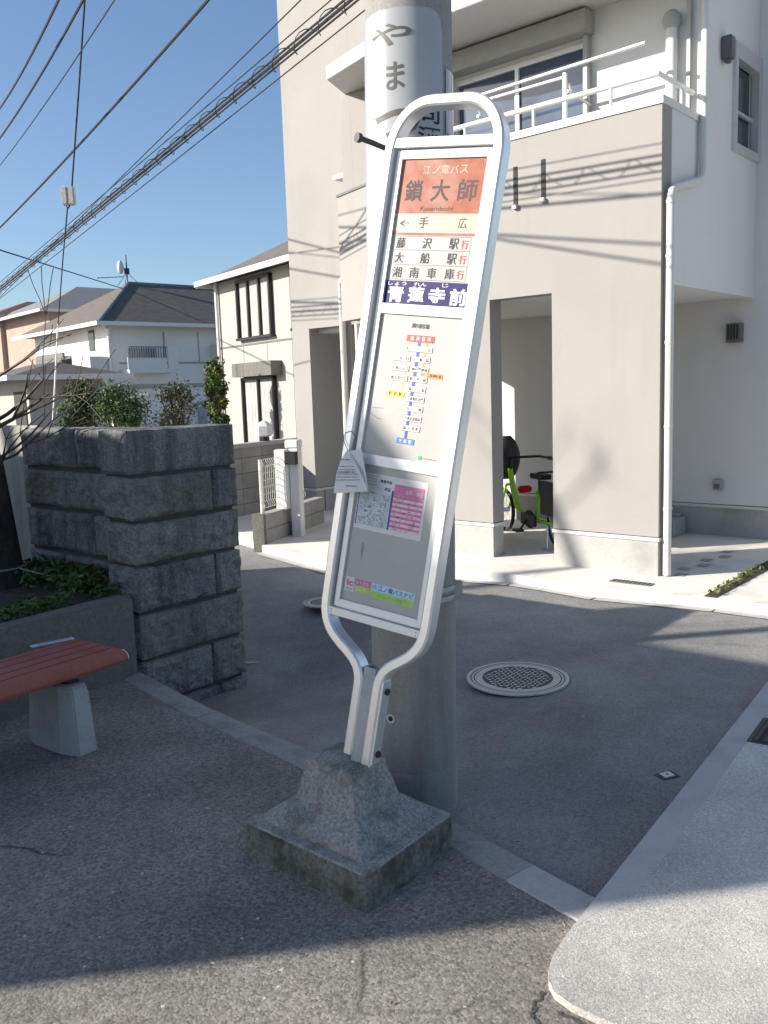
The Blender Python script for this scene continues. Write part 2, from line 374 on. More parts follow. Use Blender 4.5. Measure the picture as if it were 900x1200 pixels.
def thing(name, loc, label, cat, group=None):
    o = bpy.data.objects.new(name, None); col.objects.link(o); o.location = tuple(float(c) for c in loc)
    LOC[o.name] = tuple(loc); o.empty_display_size = .2
    return tag(o, label, cat, group)
def sub(o):            # remember the offset a part's own children need
    LOC[o.name] = world_loc(o.parent); return o
def struct(mb, name, **k): return tag(mb.obj(name, **k), kind='structure')

_tc = {}
def text_geo(s, bold=0.0):
    key = (s, bold)
    if key not in _tc:
        cu = bpy.data.curves.new('t', 'FONT'); cu.body = s; cu.size = 1; cu.offset = bold; cu.resolution_u = 3
        o = bpy.data.objects.new('t', cu); col.objects.link(o); bpy.context.view_layer.update()
        me = bpy.data.meshes.new_from_object(o.evaluated_get(bpy.context.evaluated_depsgraph_get()))
        _tc[key] = (np.array([v.co[:] for v in me.vertices]).reshape(-1, 3), [list(p.vertices) for p in me.polygons])
        bpy.data.objects.remove(o); bpy.data.curves.remove(cu); bpy.data.meshes.remove(me)
    return _tc[key]
def text(mb, s, x0, x1, y0, y1, fn, bold=0.0):
    """lettering s stretched into the rectangle x0..x1, y0..y1; fn(x, y) gives the place"""
    V, Fc = text_geo(s, bold)
    if len(V) == 0: return mb
    lo, hi = V.min(0), V.max(0)
    X = x0 + (V[:, 0] - lo[0]) / max(hi[0] - lo[0], 1e-6) * (x1 - x0); Y = y0 + (V[:, 1] - lo[1]) / max(hi[1] - lo[1], 1e-6) * (y1 - y0)
    if getattr(mb, 'fine', False):      # lettering that is bent round a pole
        bm = bmesh.new(); vv = [bm.verts.new((a, b, 0)) for a, b in zip(X, Y)]
        for f in Fc:
            try: bm.faces.new([vv[i] for i in f])
            except ValueError: pass
        bmesh.ops.triangulate(bm, faces=bm.faces)
        for _ in range(3):
            es = [e for e in bm.edges if e.calc_length() > .012]
            if not es: break
            bmesh.ops.subdivide_edges(bm, edges=es, cuts=1); bmesh.ops.triangulate(bm, faces=bm.faces)
        bm.verts.index_update(); P = [v.co for v in bm.verts]; Q = [[v.index for v in f.verts] for f in bm.faces]
        mb.add([fn(p[0], p[1]) for p in P], Q); bm.free(); return mb
    return mb.add([fn(a, b) for a, b in zip(X, Y)], Fc)
def spaced(mb, s, x0, x1, y0, y1, fn, cw, bold=0.0):
    n = len(s)
    for i, ch in enumerate(s):
        c = x0 + cw / 2 + (x1 - x0 - cw) * (i / (n - 1) if n > 1 else .5)
        text(mb, ch, c - cw / 2, c + cw / 2, y0, y1, fn, bold)

# ------------------------------------------------------------------ ground, road, pavements
def P2(*q): return tuple(G(*q)[:2])
mb = MB().mat('ground'); n = 60
mb.add([(x, y, -.42) for x in (-400, 400) for y in (-400, 700)], [(0, 2, 3, 1)]); struct(mb, 'ground')
KA, KB = np.array([-1.53, 5.11]), np.array([.655, 2.53])          # kerb line, road side
kdir = (KB - KA) / np.linalg.norm(KB - KA); kn = np.array([-kdir[1], kdir[0]])   # kn: towards the road
def catmull(P, m=8):
    P = [np.array(p, float) for p in P]; P = [2 * P[0] - P[1]] + P + [2 * P[-1] - P[-2]]; out = []
    for i in range(1, len(P) - 2):
        for k in range(m):
            t = k / m; a, b, c, d = P[i - 1], P[i], P[i + 1], P[i + 2]
            out.append(.5 * (2 * b + (c - a) * t + (2 * a - 5 * b + 4 * c - d) * t * t + (3 * b - a - 3 * c + d) * t ** 3))
    return out + [P[-2]]
KP = catmull([(-1.55, 5.13), (-.94, 4.39), (-.28, 3.69), (.25, 3.05), (.49, 2.74), (.655, 2.53)])
EDGE = np.array([.50, 2.37]); edir = np.array([1.46, 2.03]); edir = edir / np.linalg.norm(edir)
def sheet(mb, poly, z): return mb.add([(x, y, z) for x, y in poly], [tuple(range(len(poly)))])
mb = MB().mat('asphalt')
def road_z(x, y):
    d2 = ((x + 1.0) ** 2 + (y - 5.35) ** 2) / 1.25 ** 2
    return -.025 - .27 * math.exp(-d2 * 1.3)
gx = [-60, -20, -8] + [round(-4 + .16 * i, 3) for i in range(60)] + [8, 20, 40]; gy = [-.5] + [round(1.9 + .16 * i, 3) for i in range(60)] + [16, 30, 60]
mb.add([(x, y, road_z(x, y)) for x in gx for y in gy], [(i * len(gy) + j, (i + 1) * len(gy) + j, (i + 1) * len(gy) + j + 1, i * len(gy) + j + 1) for i in range(len(gx) - 1) for j in range(len(gy) - 1)])
struct(mb, 'road', smooth=True, fix=False)
mb = MB().mat('walk'); K2 = KA - kn * .145
walk_poly = [tuple(p - kn * .08) for p in KP] + [(.56, 2.40), (1.5, 2.3), (4, 2.0), (4, -6), (-9, -6), (-9, 5.0), (-2.2, 5.6)]
mb.prism(walk_poly, -.4, .0); struct(mb, 'sidewalk')
# kerb stones on a slight curve: old ones and a pale newer end piece that reaches the pavement edge
kp = thing('kerb', (*(KA + KB) / 2, 0), '', ''); kp['kind'] = 'structure'
kt = [0]
for p, q in zip(KP, KP[1:]): kt.append(kt[-1] + float(np.linalg.norm(q - p)))
def kpt(t):
    i = max(0, min(len(KP) - 2, next((k for k in range(len(KP) - 1) if t <= kt[k + 1]), len(KP) - 2)))
    u = (t - kt[i]) / (kt[i + 1] - kt[i]); p = KP[i] * (1 - u) + KP[i + 1] * u; d = KP[min(i + 2, len(KP) - 1)] - KP[max(i - 1, 0)]; d = d / np.linalg.norm(d)
    return p, np.array([-d[1], d[0]])
KL = kt[-1]
rnd = random.Random(8)
for i, (t0, t1, ma) in enumerate([(0, 1.05, 'kerb'), (1.056, 2.10, 'kerb'), (2.106, KL - .30, 'kerb'), (KL - .298, KL - .005, 'kerbnew')]):
    mb = MB().mat(ma); n = max(4, int((t1 - t0) / .03)); V = []
    for k in range(n + 1):
        p, nn = kpt(t0 + (t1 - t0) * k / n); e = .004 * noise.noise(Vector((p[0] * 20, p[1] * 20, i)))
        for (o, z) in ((0, -.38), (0, -.012), (.012, .005), (.075, .008 + e * .3), (.138, .005), (.150, -.004), (.150, -.3)):
            q = p - nn * (o + (e if 0 < o < .14 else e * 1.5)); V.append((q[0], q[1], z))
    mb.add(V, [(k * 7 + j, k * 7 + j + 1, (k + 1) * 7 + j + 1, (k + 1) * 7 + j) for k in range(n) for j in range(6)] + [tuple(range(7)), tuple(range(n * 7, n * 7 + 7))[::-1]])
    mb.obj('kerb_stone', kp)
# side pavement: pale edge band then aggregate
def eb(t, s_): return tuple(EDGE + edir * t + np.array([edir[1], -edir[0]]) * s_)
corner = [(.47, 2.325), (.43, 2.26), (.405, 2.20), (.398, 2.155), (.405, 2.11), (.44, 2.06), (.50, 2.01), (.62, 1.93), (.95, 1.745), (1.6, 1.49)]
mb = MB().mat('paveedge')
mb.prism([eb(14, 0), eb(14, .10), eb(.34, .10), eb(.12, .03), eb(.0, 0)], -.05, .022)
mb.mat('pave')
mb.prism([eb(14, .10), eb(14, 12), (12, .2), (4, .6)] + corner[::-1] + [eb(.0, 0), eb(.12, .03), eb(.34, .10)], -.05, .0216)
struct(mb, 'side_pavement')
mb = MB().mat('kerb'); rnd = random.Random(17); cnt = 0
def pebble(x, y, z, r):
    q = [(x + r * math.cos(a) * rnd.uniform(.6, 1.3), y + r * math.sin(a) * rnd.uniform(.6, 1.3), z) for a in np.linspace(0, 2 * math.pi, 5, endpoint=False)]
    mb.add(q + [(x + r * rnd.uniform(-.3, .3), y + r * rnd.uniform(-.3, .3), z + r * rnd.uniform(.5, .9))], [(i, (i + 1) % 5, 5) for i in range(5)])
for _ in range(420):
    p, nn = kpt(rnd.uniform(.3, KL)); q = p - nn * (.155 + abs(rnd.gauss(0, .02))); pebble(q[0], q[1], .0, rnd.uniform(.0015, .005))
for _ in range(260):
    p, nn = kpt(rnd.uniform(1.6, KL)); q = p + nn * abs(rnd.gauss(0.004, .02)); pebble(q[0], q[1], road_z(*q) + .001, rnd.uniform(.0015, .005))
for _ in range(380):
    q = EDGE + edir * rnd.uniform(.2, 4) - np.array([edir[1], -edir[0]]) * abs(rnd.gauss(.003, .025)); pebble(q[0], q[1], -.024, rnd.uniform(.0015, .005))
for _ in range(700):
    q = (rnd.uniform(-1.4, .9), rnd.uniform(1.9, 4.3))
    if q[0] < -.3 - (q[1] - 3.6) * .8 or q[1] < 2.5: pebble(q[0], q[1], .0, rnd.uniform(.001, .0035))
mb.mat('twig')
for _ in range(26):
    q = (rnd.uniform(-1.5, .6), rnd.uniform(2.0, 4.0)); a_ = rnd.uniform(0, 6.28); r_ = rnd.uniform(.008, .02)
    if q[1] > 3.5 - 1.18 * q[0]: continue
    mb.add([(q[0], q[1], .004), (q[0] + r_ * .5 * math.cos(a_ + .5), q[1] + r_ * .5 * math.sin(a_ + .5), .008), (q[0] + r_ * math.cos(a_), q[1] + r_ * math.sin(a_), .003), (q[0] + r_ * .5 * math.cos(a_ - .5), q[1] + r_ * .5 * math.sin(a_ - .5), .006)], [(0, 1, 2, 3)])
tag(mb.obj('road_grit', fix=False), 'loose grit and leaf scraps along the kerb and pavement edges', 'grit', kind='stuff')
# cracks in the walk by the pavement corner
mb = MB().mat('lidgap')
rnd = random.Random(3)
for pts in ([(.385, 2.14), (.33, 2.06), (.36, 1.98), (.30, 1.90)], [(.40, 2.06), (.50, 1.97), (.64, 1.89), (.86, 1.76), (1.1, 1.64)], [(.36, 1.98), (.44, 1.92), (.47, 1.84)]):
    q = []
    for (xa, ya), (xb, yb) in zip(pts, pts[1:]):
        for k in range(6):
            t = k / 6; q.append((xa + (xb - xa) * t + rnd.uniform(-.008, .008), ya + (yb - ya) * t + rnd.uniform(-.008, .008)))
    for (xa, ya), (xb, yb) in zip(q, q[1:]):
        wv = rnd.uniform(.003, .008); dx, dy = xb - xa, yb - ya; l = math.hypot(dx, dy) + 1e-6; ox, oy = -dy / l * wv, dx / l * wv
        mb.add([(xa + ox, ya + oy, .002), (xb + ox, yb + oy, .002), (xb - ox, yb - oy, .002), (xa - ox, ya - oy, .002)], [(0, 1, 2, 3)])
struct(mb, 'pavement_crack')

# ------------------------------------------------------------------ the white house
A0 = G(771, 683); hu = np.array([-math.sin(YAW), math.cos(YAW), 0]); hv = np.array([math.cos(YAW), math.sin(YAW), 0])
def H(a, b, z): q = A0 + a * hu + b * hv; return (q[0], q[1], z)
def inH(P): d = np.array(P) - A0; return (d @ hu, d @ hv)
def onH(x, y, b): return inH(on_plane(x, y, A0 + b * hv, hv))[0], on_plane(x, y, A0 + b * hv, hv)[2]
def onS_(x, y, a=0.0): q = on_plane(x, y, A0 + a * hu, hu); return inH(q)[1], q[2]
# forecourt with its edge along the road
fe = [(-1.9, 10.2), (-1.26, 9.0), (-.48, 7.86), (.06, 7.60), (.68, 7.36), (1.05, 7.16), (1.29, 6.93), (1.61, 6.57), (2.35, 6.11), (2.62, 5.88), (3.6, 5.0), (6, 2.8)]
mb = MB().mat('court'); mb.prism(fe + [(14, 9), (14, 22), (-2.4, 22), (-2.4, 11)], -.05, .05); struct(mb, 'forecourt', bevel=.008)
mb = MB().mat('paveedge')
for (p, q) in zip(fe[1:], fe[2:]):      # road gutter strip
    p, q = np.array(p), np.array(q); d = (q - p) / np.linalg.norm(q - p); nn = np.array([d[1], -d[0]])
    nn = -nn if nn @ (np.array([0, 0]) - p) < 0 else nn
    mb.add([(*(p), -.019), (*(q), -.019), (*(q + nn * .10), -.019), (*(p + nn * .10), -.019)], [(0, 1, 2, 3)])
struct(mb, 'gutter')

white = thing('white_house', H(1, 1, 0), 'beige stuccoed modern house with a railed balcony over a pillared porch', 'house')
BEND, CE = (2.3, 0.0), (3.80, .45)
bd_ = np.array(CE) - np.array(BEND); bd_ /= np.linalg.norm(bd_); bnv = np.array([-bd_[1], bd_[0]])
def HB(t, dth, z): q = np.array(BEND) + bd_ * t + bnv * dth; return H(q[0], q[1], z)
BL_ = np.linalg.norm(np.array(CE) - np.array(BEND))
TOP = 7.2
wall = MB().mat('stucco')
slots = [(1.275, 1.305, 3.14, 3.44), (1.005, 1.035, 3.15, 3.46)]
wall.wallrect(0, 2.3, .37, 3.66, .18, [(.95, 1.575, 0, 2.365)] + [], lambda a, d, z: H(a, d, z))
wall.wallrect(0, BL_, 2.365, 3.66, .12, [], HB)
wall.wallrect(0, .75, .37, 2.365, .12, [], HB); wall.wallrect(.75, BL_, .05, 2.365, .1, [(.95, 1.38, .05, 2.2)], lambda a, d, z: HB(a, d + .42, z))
wall.mat('white_stucco')
wall.wallrect(.15, 2.62, 2.50, TOP, .15, [(1.03, 2.5, 3.72, 4.58)], lambda a, d, z: H(a, .76 + d, z))
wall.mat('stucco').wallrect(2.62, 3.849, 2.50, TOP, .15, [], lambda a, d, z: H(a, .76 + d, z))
wall.mat('white_stucco')
wall.wallrect(.18, 7, 2.355, TOP, .15, [(.18, .76, 3.66, TOP), (1.50, 2.03, 3.62, 4.42)], lambda b, d, z: H(d, b, z))
wall.wallrect(-2.2, 3.3, .37, 2.46, .12, [], lambda a, d, z: H(a, 2.1 + d, z))
wall.wallrect(-2.2, -.001, 2.461, TOP, .12, [], lambda a, d, z: H(a, 2.1 + d, z))
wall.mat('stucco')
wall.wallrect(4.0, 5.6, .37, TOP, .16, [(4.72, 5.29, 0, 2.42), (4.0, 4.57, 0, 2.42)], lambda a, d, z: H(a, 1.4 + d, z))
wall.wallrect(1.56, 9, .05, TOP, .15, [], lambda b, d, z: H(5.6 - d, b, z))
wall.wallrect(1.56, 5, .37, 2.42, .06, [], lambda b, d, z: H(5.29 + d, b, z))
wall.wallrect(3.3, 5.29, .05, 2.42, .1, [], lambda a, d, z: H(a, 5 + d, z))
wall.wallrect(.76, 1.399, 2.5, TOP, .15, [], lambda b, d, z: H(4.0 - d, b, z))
wall.box(0, 5.6, 1.0, 9, TOP, TOP + .2, H)
wall.obj('wall', white)
# storey floor: soffit over the porch
mb = MB().mat('white_stucco')
mb.prism([(.0015, .18), (2.3, .18), (3.70, .55), (4.001, 1.399), (4.001, 1.56), (5.44, 1.57), (5.44, 5), (.0015, 5)], 2.366, 2.49, H); mb.obj('porch_ceiling', white)
# foundation plinth, drip trim with the dark joint above it
mb = MB().mat('basecon'); tr = MB().mat('trim'); gp = MB().mat('dark')
def plinth(x0, x1, th, fn, e0=0, e1=0, top=.335):
    mb.wallrect(x0 + .004, x1 - .004, .0, top, th - .008, [], lambda a, d, z: fn(a, d + .004, z))
    tr.wallrect(x0 - .008, x1 + .008, top, top + .028, th + .016, [], lambda a, d, z: fn(a, d - .008, z))
    gp.wallrect(x0 + .006, x1 - .006, top + .028, .372, th - .012, [], lambda a, d, z: fn(a, d + .006, z))
plinth(0, .95, .18, lambda a, d, z: H(a, d, z)); plinth(1.575, 2.3, .18, lambda a, d, z: H(a, d, z))
plinth(-2.2, 3.3, .12, lambda a, d, z: H(a, 2.1 + d, z), top=.335)
plinth(4.57, 4.72, .16, lambda a, d, z: H(a, 1.4 + d, z)); plinth(5.29, 5.6, .16, lambda a, d, z: H(a, 1.4 + d, z))
plinth(1.57, 5, .06, lambda b, d, z: H(5.29 + d, b, z))
plinth(.01, .75, .12, HB)
mb.obj('plinth', white); tr.obj('drip_trim', white); gp.obj('wall_joint', white)
# balcony coping, handrail, roof slab
mb = MB().mat('trim')
mb.wallrect(-.012, 2.3, 3.66, 3.72, .2, [], lambda a, d, z: H(a, d - .012, z)); mb.mat('hood').wallrect(.02, BL_ + .01, 3.661, 3.685, .15, [], lambda a, d, z: HB(a, d - .012, z)); mb.mat('trim')
mb.wallrect(.188, .758, 3.66, 3.72, .18, [], lambda b, d, z: H(d - .012, b, z)); mb.obj('balcony_coping', white)
mb = MB().mat('alu'); zr = 3.90
mb.tube([H(2.29, .07, zr), H(.06, .07, zr), H(.06, .72, zr)], .022, 10)
for a, b in [(.06, .5), (.45, .07), (1.15, .07), (1.85, .07), (2.25, .07)]: mb.tube([H(a, b, 3.715), H(a, b, zr)], .014, 8)
mb.obj('balcony_rail', white, smooth=True)
mb = MB().mat('trim'); mb.prism([(.02, -.1), (2.33, -.1), (3.74, .29), (4.2, 1.45), (.02, 1.45)], 4.80, 4.93, H); mb.obj('balcony_roof', white, bevel=.006)
# laundry pole holders and pole
mb = MB().mat('alu')
for a in (.98, 1.9):
    mb = MB().mat('alu'); mb.tube([H(a, .74, 4.02), H(a, .34, 4.05)], .012, 8); mb.tube([H(a, .40, 4.05), H(a, .36, 4.12)], .01, 8); mb.obj('laundry_bracket', white)
mb = MB().mat('alu'); p0, p1 = AT(574, 108, 8.05), None
q0 = H(*[onH(756, 50, .37)[0]], .37, onH(756, 50, .37)[1]); q1 = H(*[onH(574, 108, .37)[0]], .37, onH(574, 108, .37)[1])
mb.tube([q0, q1, tuple(np.array(q1) + (np.array(q1) - np.array(q0)) * .4)], .015, 10)
tag(mb.obj('laundry_pole', smooth=True), 'white laundry pole lying across the balcony brackets before the window', 'laundry pole')
mb = MB().mat('alu'); x2 = [onH(584, 113, .3), onH(662, 92, .3)]
mb.tube([H(x2[0][0] + .6, .3, x2[0][1] - .0), H(x2[1][0], .3, x2[0][1] - .0)], .014, 8)
xa = x2[1][0]; mb.box(xa - .015, xa + .015, .285, .315, 3.66, x2[0][1] + .03, H)
xa += 1.3; mb.box(xa - .015, xa + .015, .285, .315, 3.66, x2[0][1] + .03, H)
mb.obj('inner_rail', white, smooth=False)
# sliding window on the balcony with its shutter box
wf = MB().mat('alu')
for (a0, a1, z0, z1) in [(1.03, 1.075, 3.72, 4.58), (2.455, 2.5, 3.72, 4.58), (1.075, 2.455, 4.535, 4.58), (1.075, 2.455, 3.72, 3.76), (1.75, 1.79, 3.76, 4.535)]:
    wf.box(a0, a1, .80, .86, z0, z1, H)
wo = sub(wf.obj('balcony_window', white))
g = MB().mat('glassb'); g.box(1.075, 1.75, .825, .835, 3.76, 4.535, H); g.box(1.79, 2.455, .835, .845, 3.76, 4.535, H); g.obj('pane', wo)
mb = MB().mat('shutter'); mb.box(.95, 2.6, .60, .759, 4.60, 4.78, H); mb.box(.98, 1.029, .69, .759, 3.72, 4.60, H); mb.box(2.501, 2.55, .69, .759, 3.72, 4.60, H)
mb.obj('shutter_box', white, bevel=.006)
# small side window
wf = MB().mat('alug')
for (b0, b1, z0, z1) in [(1.44, 1.50, 3.57, 4.47), (2.03, 2.09, 3.57, 4.47), (1.50, 2.03, 4.34, 4.47), (1.50, 2.03, 3.57, 3.64), (1.50, 2.03, 3.92, 3.95)]:
    wf.box(-.03 if z0 != 3.92 else .02, .05, b0, b1, z0, z1, lambda x, y, z: H(x, y, z))
wo = sub(wf.obj('side_window', white)); g = MB().mat('glass'); g.box(.06, .07, 1.49, 2.04, 3.6, 4.4, H); g.obj('pane', wo)
# wall lamp on the shaded side, porch lamp, socket, vent pipe
bl, zl = onS_(847, 58)
mb = MB().mat('hood'); mb.box(-.09, -.001, bl - .05, bl + .05, zl - .09, zl + .09, H); mb.box(-.07, -.02, bl - .03, bl + .03, zl - .12, zl - .09, H); mb.obj('side_lamp', white, bevel=.008)
al, zl = onH(859, 390, 2.0)
mb = MB().mat('hood'); mb.box(al - .065, al + .065, 1.99, 2.099, zl - .09, zl + .09, H)
for i in range(4): mb.mat('dark').box(al - .05 + i * .028, al - .036 + i * .028, 1.984, 1.99, zl - .06, zl + .075, H)
mb.obj('porch_lamp', white)
al, zl = onH(841, 569, 2.06); mb = MB().mat('shutter'); mb.box(al - .045, al + .045, 2.04, 2.099, zl - .05, zl + .06, H); mb.mat('hood').box(al - .03, al + .03, 2.03, 2.04, zl - .035, zl + .02, H); mb.obj('outdoor_socket', white, bevel=.004)
av, zt = onH(785, 22, .66); zb = onH(783, 120, .66)[1]
mb = MB().mat('white_stucco'); mb.tube([H(av, .70, 3.5), H(av, .70, zt)], .045, 14); mb.mat('shutter').sphere(H(av, .70, zt), .075, 14, 10, (1, 1, 1.1)); mb.obj('vent_pipe', white, smooth=True)
mb = MB().mat('shutter'); mb.box(-.018 + .1, .1 + .012, .71, .74, 3.66, TOP, H); mb.obj('corner_joint', white)
# downpipes
mb = MB().mat('pipe')
pc = lambda a, b, z: H(a, b, z)
mb.tube([H(-.045, .70, TOP), H(-.045, .70, 3.28), H(-.045, .68, 3.22), H(-.048, .62, 3.19), H(-.05, .12, 3.06), H(-.05, .07, 3.03), H(-.05, .055, 2.97), H(-.05, .055, .06)], .032, 14)
for z in (.6, 1.25, 1.9, 2.55, 2.95): mb.tube([H(-.05, .055, z - .012), H(-.05, .055, z + .012)], .037, 14)
mb.obj('downpipe', white, smooth=True)
mb = MB().mat('pipe')
mb.tube([H(4.45, 1.20, 2.95), H(4.60, 1.30, 2.93), H(4.645, 1.345, 2.86), H(4.645, 1.345, .06)], .038, 12); mb.obj('downpipe', white, smooth=True)
mb = MB().mat('pipe')
mb.tube([H(4.42, 1.36, 2.42), H(4.42, 1.36, .06)], .03, 10); mb.obj('downpipe', white, smooth=True)
M['door'] = plain('taupe recess shade', (.13, .11, .09), .5, 0, .08, 8)  # dark taupe stands in for the shade under the balcony
mb = MB().mat('door'); mb.box(.96, 1.37, .46, .50, .05, 2.19, lambda a, d, z: HB(a, d, z)); do = sub(mb.obj('recess_shade_panel', white))  # door-like panel and handle, added to darken the recess
mb = MB().mat('chrome'); mb.tube([HB(1.03, .44, .8), HB(1.03, .44, 1.4)], .012, 8); mb.obj('handle', do)
# drain spouts under the parapet slots
for a, z in [(1.29, 3.10), (1.02, 3.11)]:
    mb = MB().mat('trim'); mb.box(a - .019, a + .019, -.035, -.001, z - .005, z + .03, H); so2 = sub(mb.obj('drain_spout', white))
    mb = MB().mat('dark'); mb.box(a - .019, a + .019, -.006, .03, z + .031, z + .34, H); mb.obj('slot', so2)
# small canopy of the left wing
mb = MB().mat('trim'); q = onH(404, 212, 1.2); mb.box(q[0] - .45, q[0], 1.0, 1.4, q[1] - .02, q[1] + .03, H); mb.obj('wing_canopy', white)
# concrete step in the porch
a1, z1 = onH(808, 605, 1.95)
mb = MB().mat('basecon'); mb.box(.62, 1.25, 1.75, 2.09, .05, .235, H); mb.box(.66, 1.25, 1.95, 2.092, .235, .26, H)
tag(mb.obj('entrance_step', bevel=.008), 'grey concrete step block in the shaded porch', 'step')
# pavers strip, planting slot, drain cover, white dot on the forecourt
mb = MB().mat('shutter')
s0, s1 = G(786, 676, .05), G(862, 645, .05)
for i in range(6):
    c = s0 + (s1 - s0) * (i + .5) / 6; d = (s1 - s0) / np.linalg.norm(s1 - s0); nn = np.array([-d[1], d[0], 0])
    o_ = (.035 if i % 2 else -.035)
    q = [c + d * sx * .06 + nn * (sy * .045 + o_) for sx, sy in ((-1, -1), (1, -1), (1, 1), (-1, 1))]
    mb.add([(p[0], p[1], .054) for p in q], [(0, 1, 2, 3)])
struct(mb, 'paving_inlay')
e0, e1 = G(832, 700, .05), G(905, 660, .05); ed = (e1 - e0) / np.linalg.norm(e1 - e0); en = np.array([-ed[1], ed[0], 0])
mb = MB().mat('soil'); mb.add([e0 - en * .045, e1 - en * .06, e1 + ed * 2 - en * .06, e1 + ed * 2 + en * .06, e1 + en * .06, e0 + en * .045], [tuple(range(6))])
mb.v = [(x, y, .055) for x, y, z in mb.v]; struct(mb, 'planting_slot')
def leaves(mb, pts, size, rnd, flat=.0):
    for p in pts:
        a = np.array([rnd.gauss(0, 1), rnd.gauss(0, 1), rnd.gauss(0, 1) * (1 - flat)]); a /= np.linalg.norm(a) + 1e-6
        b = np.array([rnd.gauss(0, 1), rnd.gauss(0, 1), rnd.gauss(0, 1)]); b -= a * (a @ b); b /= np.linalg.norm(b) + 1e-6
        s_ = size * rnd.uniform(.6, 1.4); p = np.array(p)
        mb.add([p - a * s_, p + b * s_ * .45, p + a * s_, p - b * s_ * .45], [(0, 1, 2, 3)])
rnd = random.Random(5); mb = MB().mat('leaf2')
leaves(mb, [tuple(e0 + ed * rnd.uniform(.05, 1.2) + en * rnd.uniform(-.04, .04) + np.array([0, 0, .03])) + () for _ in range(160)], .018, rnd); 
mb.v = [(x, y, max(z, .056)) for x, y, z in mb.v]; tag(mb.obj('slot_weeds', fix=False), 'small yellow green weeds growing in the narrow forecourt slot', 'weeds', kind='stuff')
c = G(740, 683, .05); mb = MB().mat('hood')
dd, dn = np.array([.76, -.64, 0]), np.array([.64, .76, 0])
q = [c + dd * sx * .17 + dn * sy * .05 for sx, sy in ((-1, -1), (1, -1), (1, 1), (-1, 1))]; mb.prism([(p[0], p[1]) for p in q], .045, .056)
for i in range(9):
    cc = c + dd * (-.14 + i * .035); q = [cc + dd * sx * .008 + dn * sy * .038 for sx, sy in ((-1, -1), (1, -1), (1, 1), (-1, 1))]
    mb.mat('dark').prism([(p[0], p[1]) for p in q], .0565, .0575)
tag(mb.obj('drain_cover'), 'small dark slotted drain cover before the corner pillar of the beige house', 'drain cover')

# ------------------------------------------------------------------ utility pole with the milky advertising sheet
PC = np.array([.085, 3.315]); 
pole = thing('utility_pole', (*PC, 0), 'round concrete utility pole wrapped with a milky brush lettered sheet', 'utility pole')
def pr(z): return .166 - .0045 * z
pole.rotation_euler = (0, R(1.2), 0)
mb = MB().mat('polecon'); mb.lathe([(pr(0), .0), (pr(0), .16), (pr(.3), .3)] + [(pr(z), z) for z in np.linspace(.5, 9, 30)], (*PC, 0), 64, capb=True, capt=True); mb.obj('shaft', pole, smooth=True)
mb = MB().mat('polecon'); mb.lathe([(.164, -.03), (.172, -.03), (.171, .13), (.168, .155), (.1655, .16)], (*PC, 0), 64); mb.obj('collar', pole, smooth=True)
zb1 = AT(536, 690, 3.2)[2]
for z in (zb1, zb1 - .035):
    mb = MB().mat('galv'); r_ = pr(z); mb.lathe([(r_ - .002, -.009), (r_ + .006, -.009), (r_ + .006, .009), (r_ - .002, .009)], (*PC, z), 64); mb.obj('steel_band', pole, smooth=True)
mb = MB().mat('galv'); mb.box(PC[0] + .12, PC[0] + .185, PC[1] - .06, PC[1] - .03, zb1 - .05, zb1 + .02); mb.obj('band_clasp', pole, bevel=.004)
def cyl(th, z, dr): r_ = pr(z) + dr; return (PC[0] + r_ * math.sin(th), PC[1] - r_ * math.cos(th), z)
zt = AT(470, 6, 3.15)[2]; SHB = 1.75; th0, th1 = R(-118), R(45)
mb = MB().mat('acrylic'); N_ = 48
for i in range(N_):
    ta, tb = th0 + (th1 - th0) * i / N_, th0 + (th1 - th0) * (i + 1) / N_
    def topz(t):
        e = min(t - th0, th1 - t) * .17; rr = .06
        return zt - (rr - math.sqrt(max(0, rr * rr - (rr - e) ** 2)) if e < rr else 0)
    for (za, zb_, zc, zd) in [(SHB, SHB, topz(tb), topz(ta))]:
        mb.add([cyl(ta, za, .004), cyl(tb, zb_, .004), cyl(tb, zc, .004), cyl(ta, zd, .004), cyl(ta, za, .0005), cyl(tb, zb_, .0005), cyl(tb, zc, .0005), cyl(ta, zd, .0005)],
               [(0, 1, 2, 3), (4, 7, 6, 5), (3, 2, 6, 7), (0, 4, 5, 1)] + ([(0, 3, 7, 4)] if i == 0 else []) + ([(1, 5, 6, 2)] if i == N_ - 1 else []))
shet = sub(mb.obj('advert_sheet', pole, smooth=True))
def pz(y): return AT(470, y, 3.15)[2]
def cfn(x, z): return cyl(x / .155, z, .0055)
mb = MB().mat('brushink')
mb.fine = True
text(mb, 'や', -.148, .004, pz(50), pz(24), cfn, .012); text(mb, 'ま', -.085, -.022, pz(103), pz(70), cfn, .012)
text(mb, 'つ', -.135, .03, pz(160), pz(126), cfn, .03)
mb.obj('lettering', shet); mb = MB().mat('black'); mb.fine = True; text(mb, '司', .032, .105, pz(143), pz(121), cfn, .02); text(mb, '酒', .022, .108, pz(170), pz(147), cfn, .02); mb.obj('lettering', shet); mb = MB().mat('black'); mb.fine = True; text(mb, '大', -.12, -.02, pz(270), pz(240), cfn, .05)
mb.obj('lettering', shet)
bz = AT(440, 171, 3.2)[2]
mb = MB().mat('steeld'); t_ = R(-62)
mb.tube([cyl(R(-30), bz - .02, -.02), cyl(R(-36), bz - .01, .06), cyl(R(-42), bz + .003, .105)], .009, 10); mb.tube([cyl(R(-42), bz + .003, .105), cyl(R(-42.5), bz + .004, .12)], .016, 10); mb.obj('step_bolt', pole, smooth=True)
mb = MB().mat('trim'); hc = on_plane(455, 843, np.array([PC[0] - .05, PC[1] - pr(.5) + .012, .5]), np.array([-.3, -1, 0.]))
